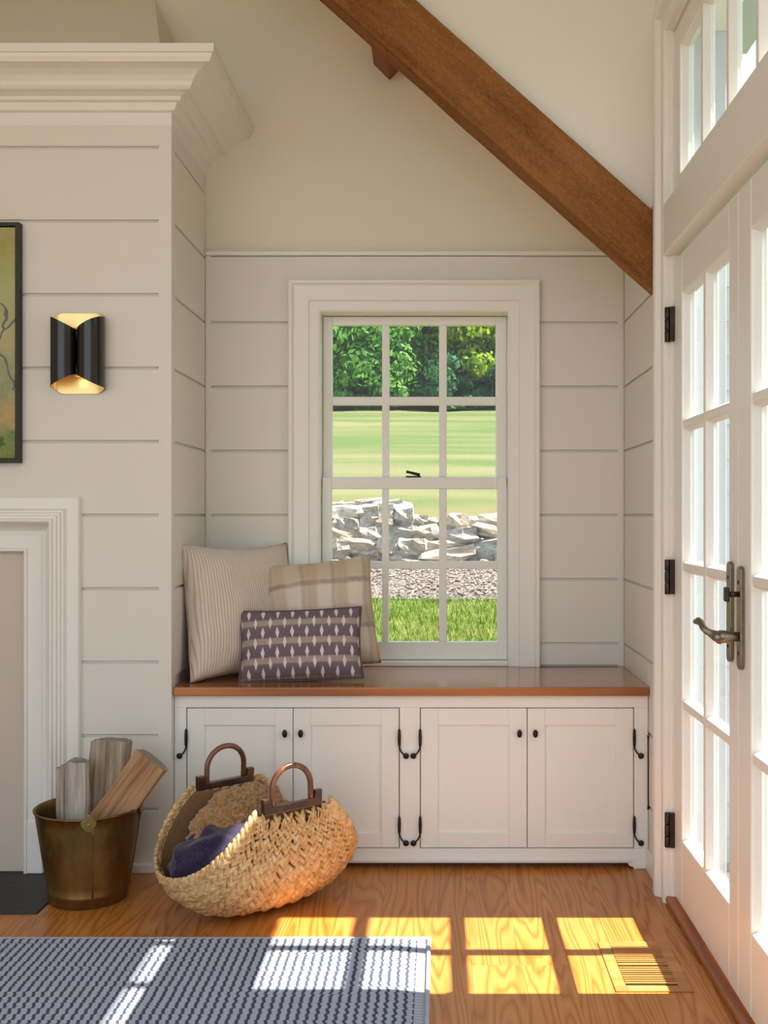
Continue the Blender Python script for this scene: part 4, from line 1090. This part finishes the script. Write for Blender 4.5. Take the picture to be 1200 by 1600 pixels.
def tree(label, x, y, hgt, rad, kind, n, lsize, seed, low=.0, blobs=52, zoff=0.0):
    rs_ = np.random.RandomState(seed); z0 = float(ground_h(y)) + zoff
    root = empty('tree', (x, y, z0), label, 'tree', 'trees beyond the lawn')
    tube('trunk', [(x, y, z0 - .1), (x + .1, y, z0 + hgt * .4), (x, y + .1, z0 + hgt * .8)], [rad * .09, rad * .06, rad * .02], bark, root, 8)
    cs = []
    for k in range(blobs):
        t_ = low + (1 - low) * (k + .5) / blobs; rr = rad * math.sin(math.pi * min(1, .30 + .67 * t_)) ** .7
        a = rs_.uniform(0, 6.28); q = rs_.uniform(.35, .85)
        cs.append((x + rr * q * math.cos(a), y + rr * q * math.sin(a), z0 + hgt * t_, rad * rs_.uniform(.34, .55)))
    per = n // blobs; Vs = []
    for (bx_, by_, bz_, br) in cs:
        dirs = rs_.normal(size=(per, 3)); dirs /= np.linalg.norm(dirs, axis=1)[:, None]
        p = np.array([bx_, by_, bz_]) + dirs * (br * rs_.uniform(.55, 1.05, (per, 1))) * np.array([1, 1, .72])
        u = rs_.normal(size=(per, 3)) + np.array([0, 0, 0]); u -= dirs * (u * dirs).sum(1)[:, None] * .75; u /= np.linalg.norm(u, axis=1)[:, None]
        w_ = np.cross(dirs + rs_.normal(size=(per, 3)) * .35, u); w_ /= np.linalg.norm(w_, axis=1)[:, None]
        s = lsize * rs_.uniform(.6, 1.3, (per, 1))
        quad = np.stack([p - u * s, p + w_ * s * .5, p + u * s, p - w_ * s * .5], 1).reshape(-1, 3); Vs.append(quad)
    V = np.concatenate(Vs); V[:, 2] = np.maximum(V[:, 2], z0 - .05); Fq = np.arange(len(V)).reshape(-1, 4)
    me = bpy.data.meshes.new('foliage'); me.from_pydata(V.tolist(), [], Fq.tolist()); me.update()
    return link('foliage', me, LM[kind], root)
tree('broad fresh green tree at the left of the garden view', -4.6, 43, 9.5, 3.0, 0, 22000, .14, 1)
tree('low bright bush-like green tree between the two evergreens', -2.1, 42.0, 4.6, 1.8, 0, 13000, .12, 2)
tree('dark blue-green evergreen standing in the middle of the garden view', -.5, 45, 11, 2.5, 1, 22000, .14, 3)
tree('yellow-green sunlit tree at the right of the garden view', 1.9, 43, 8.0, 2.1, 2, 15000, .15, 4, .16)
tree('dark evergreen behind the yellow-green tree', 2.6, 48, 11, 3.2, 1, 15000, .22, 5)
tree('dark evergreen half hidden behind the broad green tree', -3.4, 49, 12, 3.4, 1, 15000, .22, 6)
tree('large dark evergreen at the far left of the tree line', -8.6, 46, 11, 3.2, 1, 9000, .24, 7)
tree('tall green tree at the far right of the tree line', 6.4, 46, 10, 3.2, 0, 9000, .24, 8)
for k, (bx_, bw_, kd) in enumerate(((-6.4, 1.5, 1), (-3.3, 1.3, 0), (.3, 1.2, 1), (2.7, 1.4, 1), (4.6, 1.4, 0))):
    tree(('low dark shrub at the left foot of the tree line', 'low green shrub below the broad green tree', 'low dark shrub at the foot of the middle evergreen', 'low dark shrub under the yellow-green tree', 'low green shrub at the right foot of the tree line')[k], bx_, 41.5, 2.0, bw_, kd, 6000, .12, 30 + k, 0.0, 20)
tree('leafy green tree outside the french doors', 8.4, 22, 8, 2.6, 0, 9000, .16, 9)
tree('smaller yellow-green tree outside the french doors', 11.9, 26, 7, 2.4, 2, 8000, .18, 10)

# white clapboard wing beside the doors, eave above them, terrace below
wg = empty('wall_exterior', (1.0, 3.95, -.2)); S(wg, 'white clapboard house wing outside the french doors', 'exterior wall')
box('sheathing', M['siding'], .88, 1.09, 3.97, 4.44, -.3, 3.6, wg)
for k in range(30):
    z = -.2 + k * .125
    mk('clapboard', [(xx, yy, zz) for xx in (.88, 1.085) for (yy, zz) in ((3.972, z + .135), (3.962, z + .135), (3.952, z), (3.972, z))], [(0, 1, 2, 3), (4, 5, 6, 7), (0, 1, 5, 4), (1, 2, 6, 5), (2, 3, 7, 6), (3, 0, 4, 7)], M['siding'], wg)
box('corner_board', M['siding'], 1.06, 1.10, 3.94, 4.45, -.3, 3.6, wg, .003)
S(box('eave', M['siding'], .86, 1.30, 1.2, 4.6, 3.17, 3.25), 'white eave soffit above the french doors outside', 'eave')
S(box('terrace', plain('pale_terrace_stone', (.11, .115, .12), .9, 0, .15, 5, .1), .90, 4.5, -2, 3.9, -.15, -.06), 'pale stone terrace outside the french doors', 'terrace')
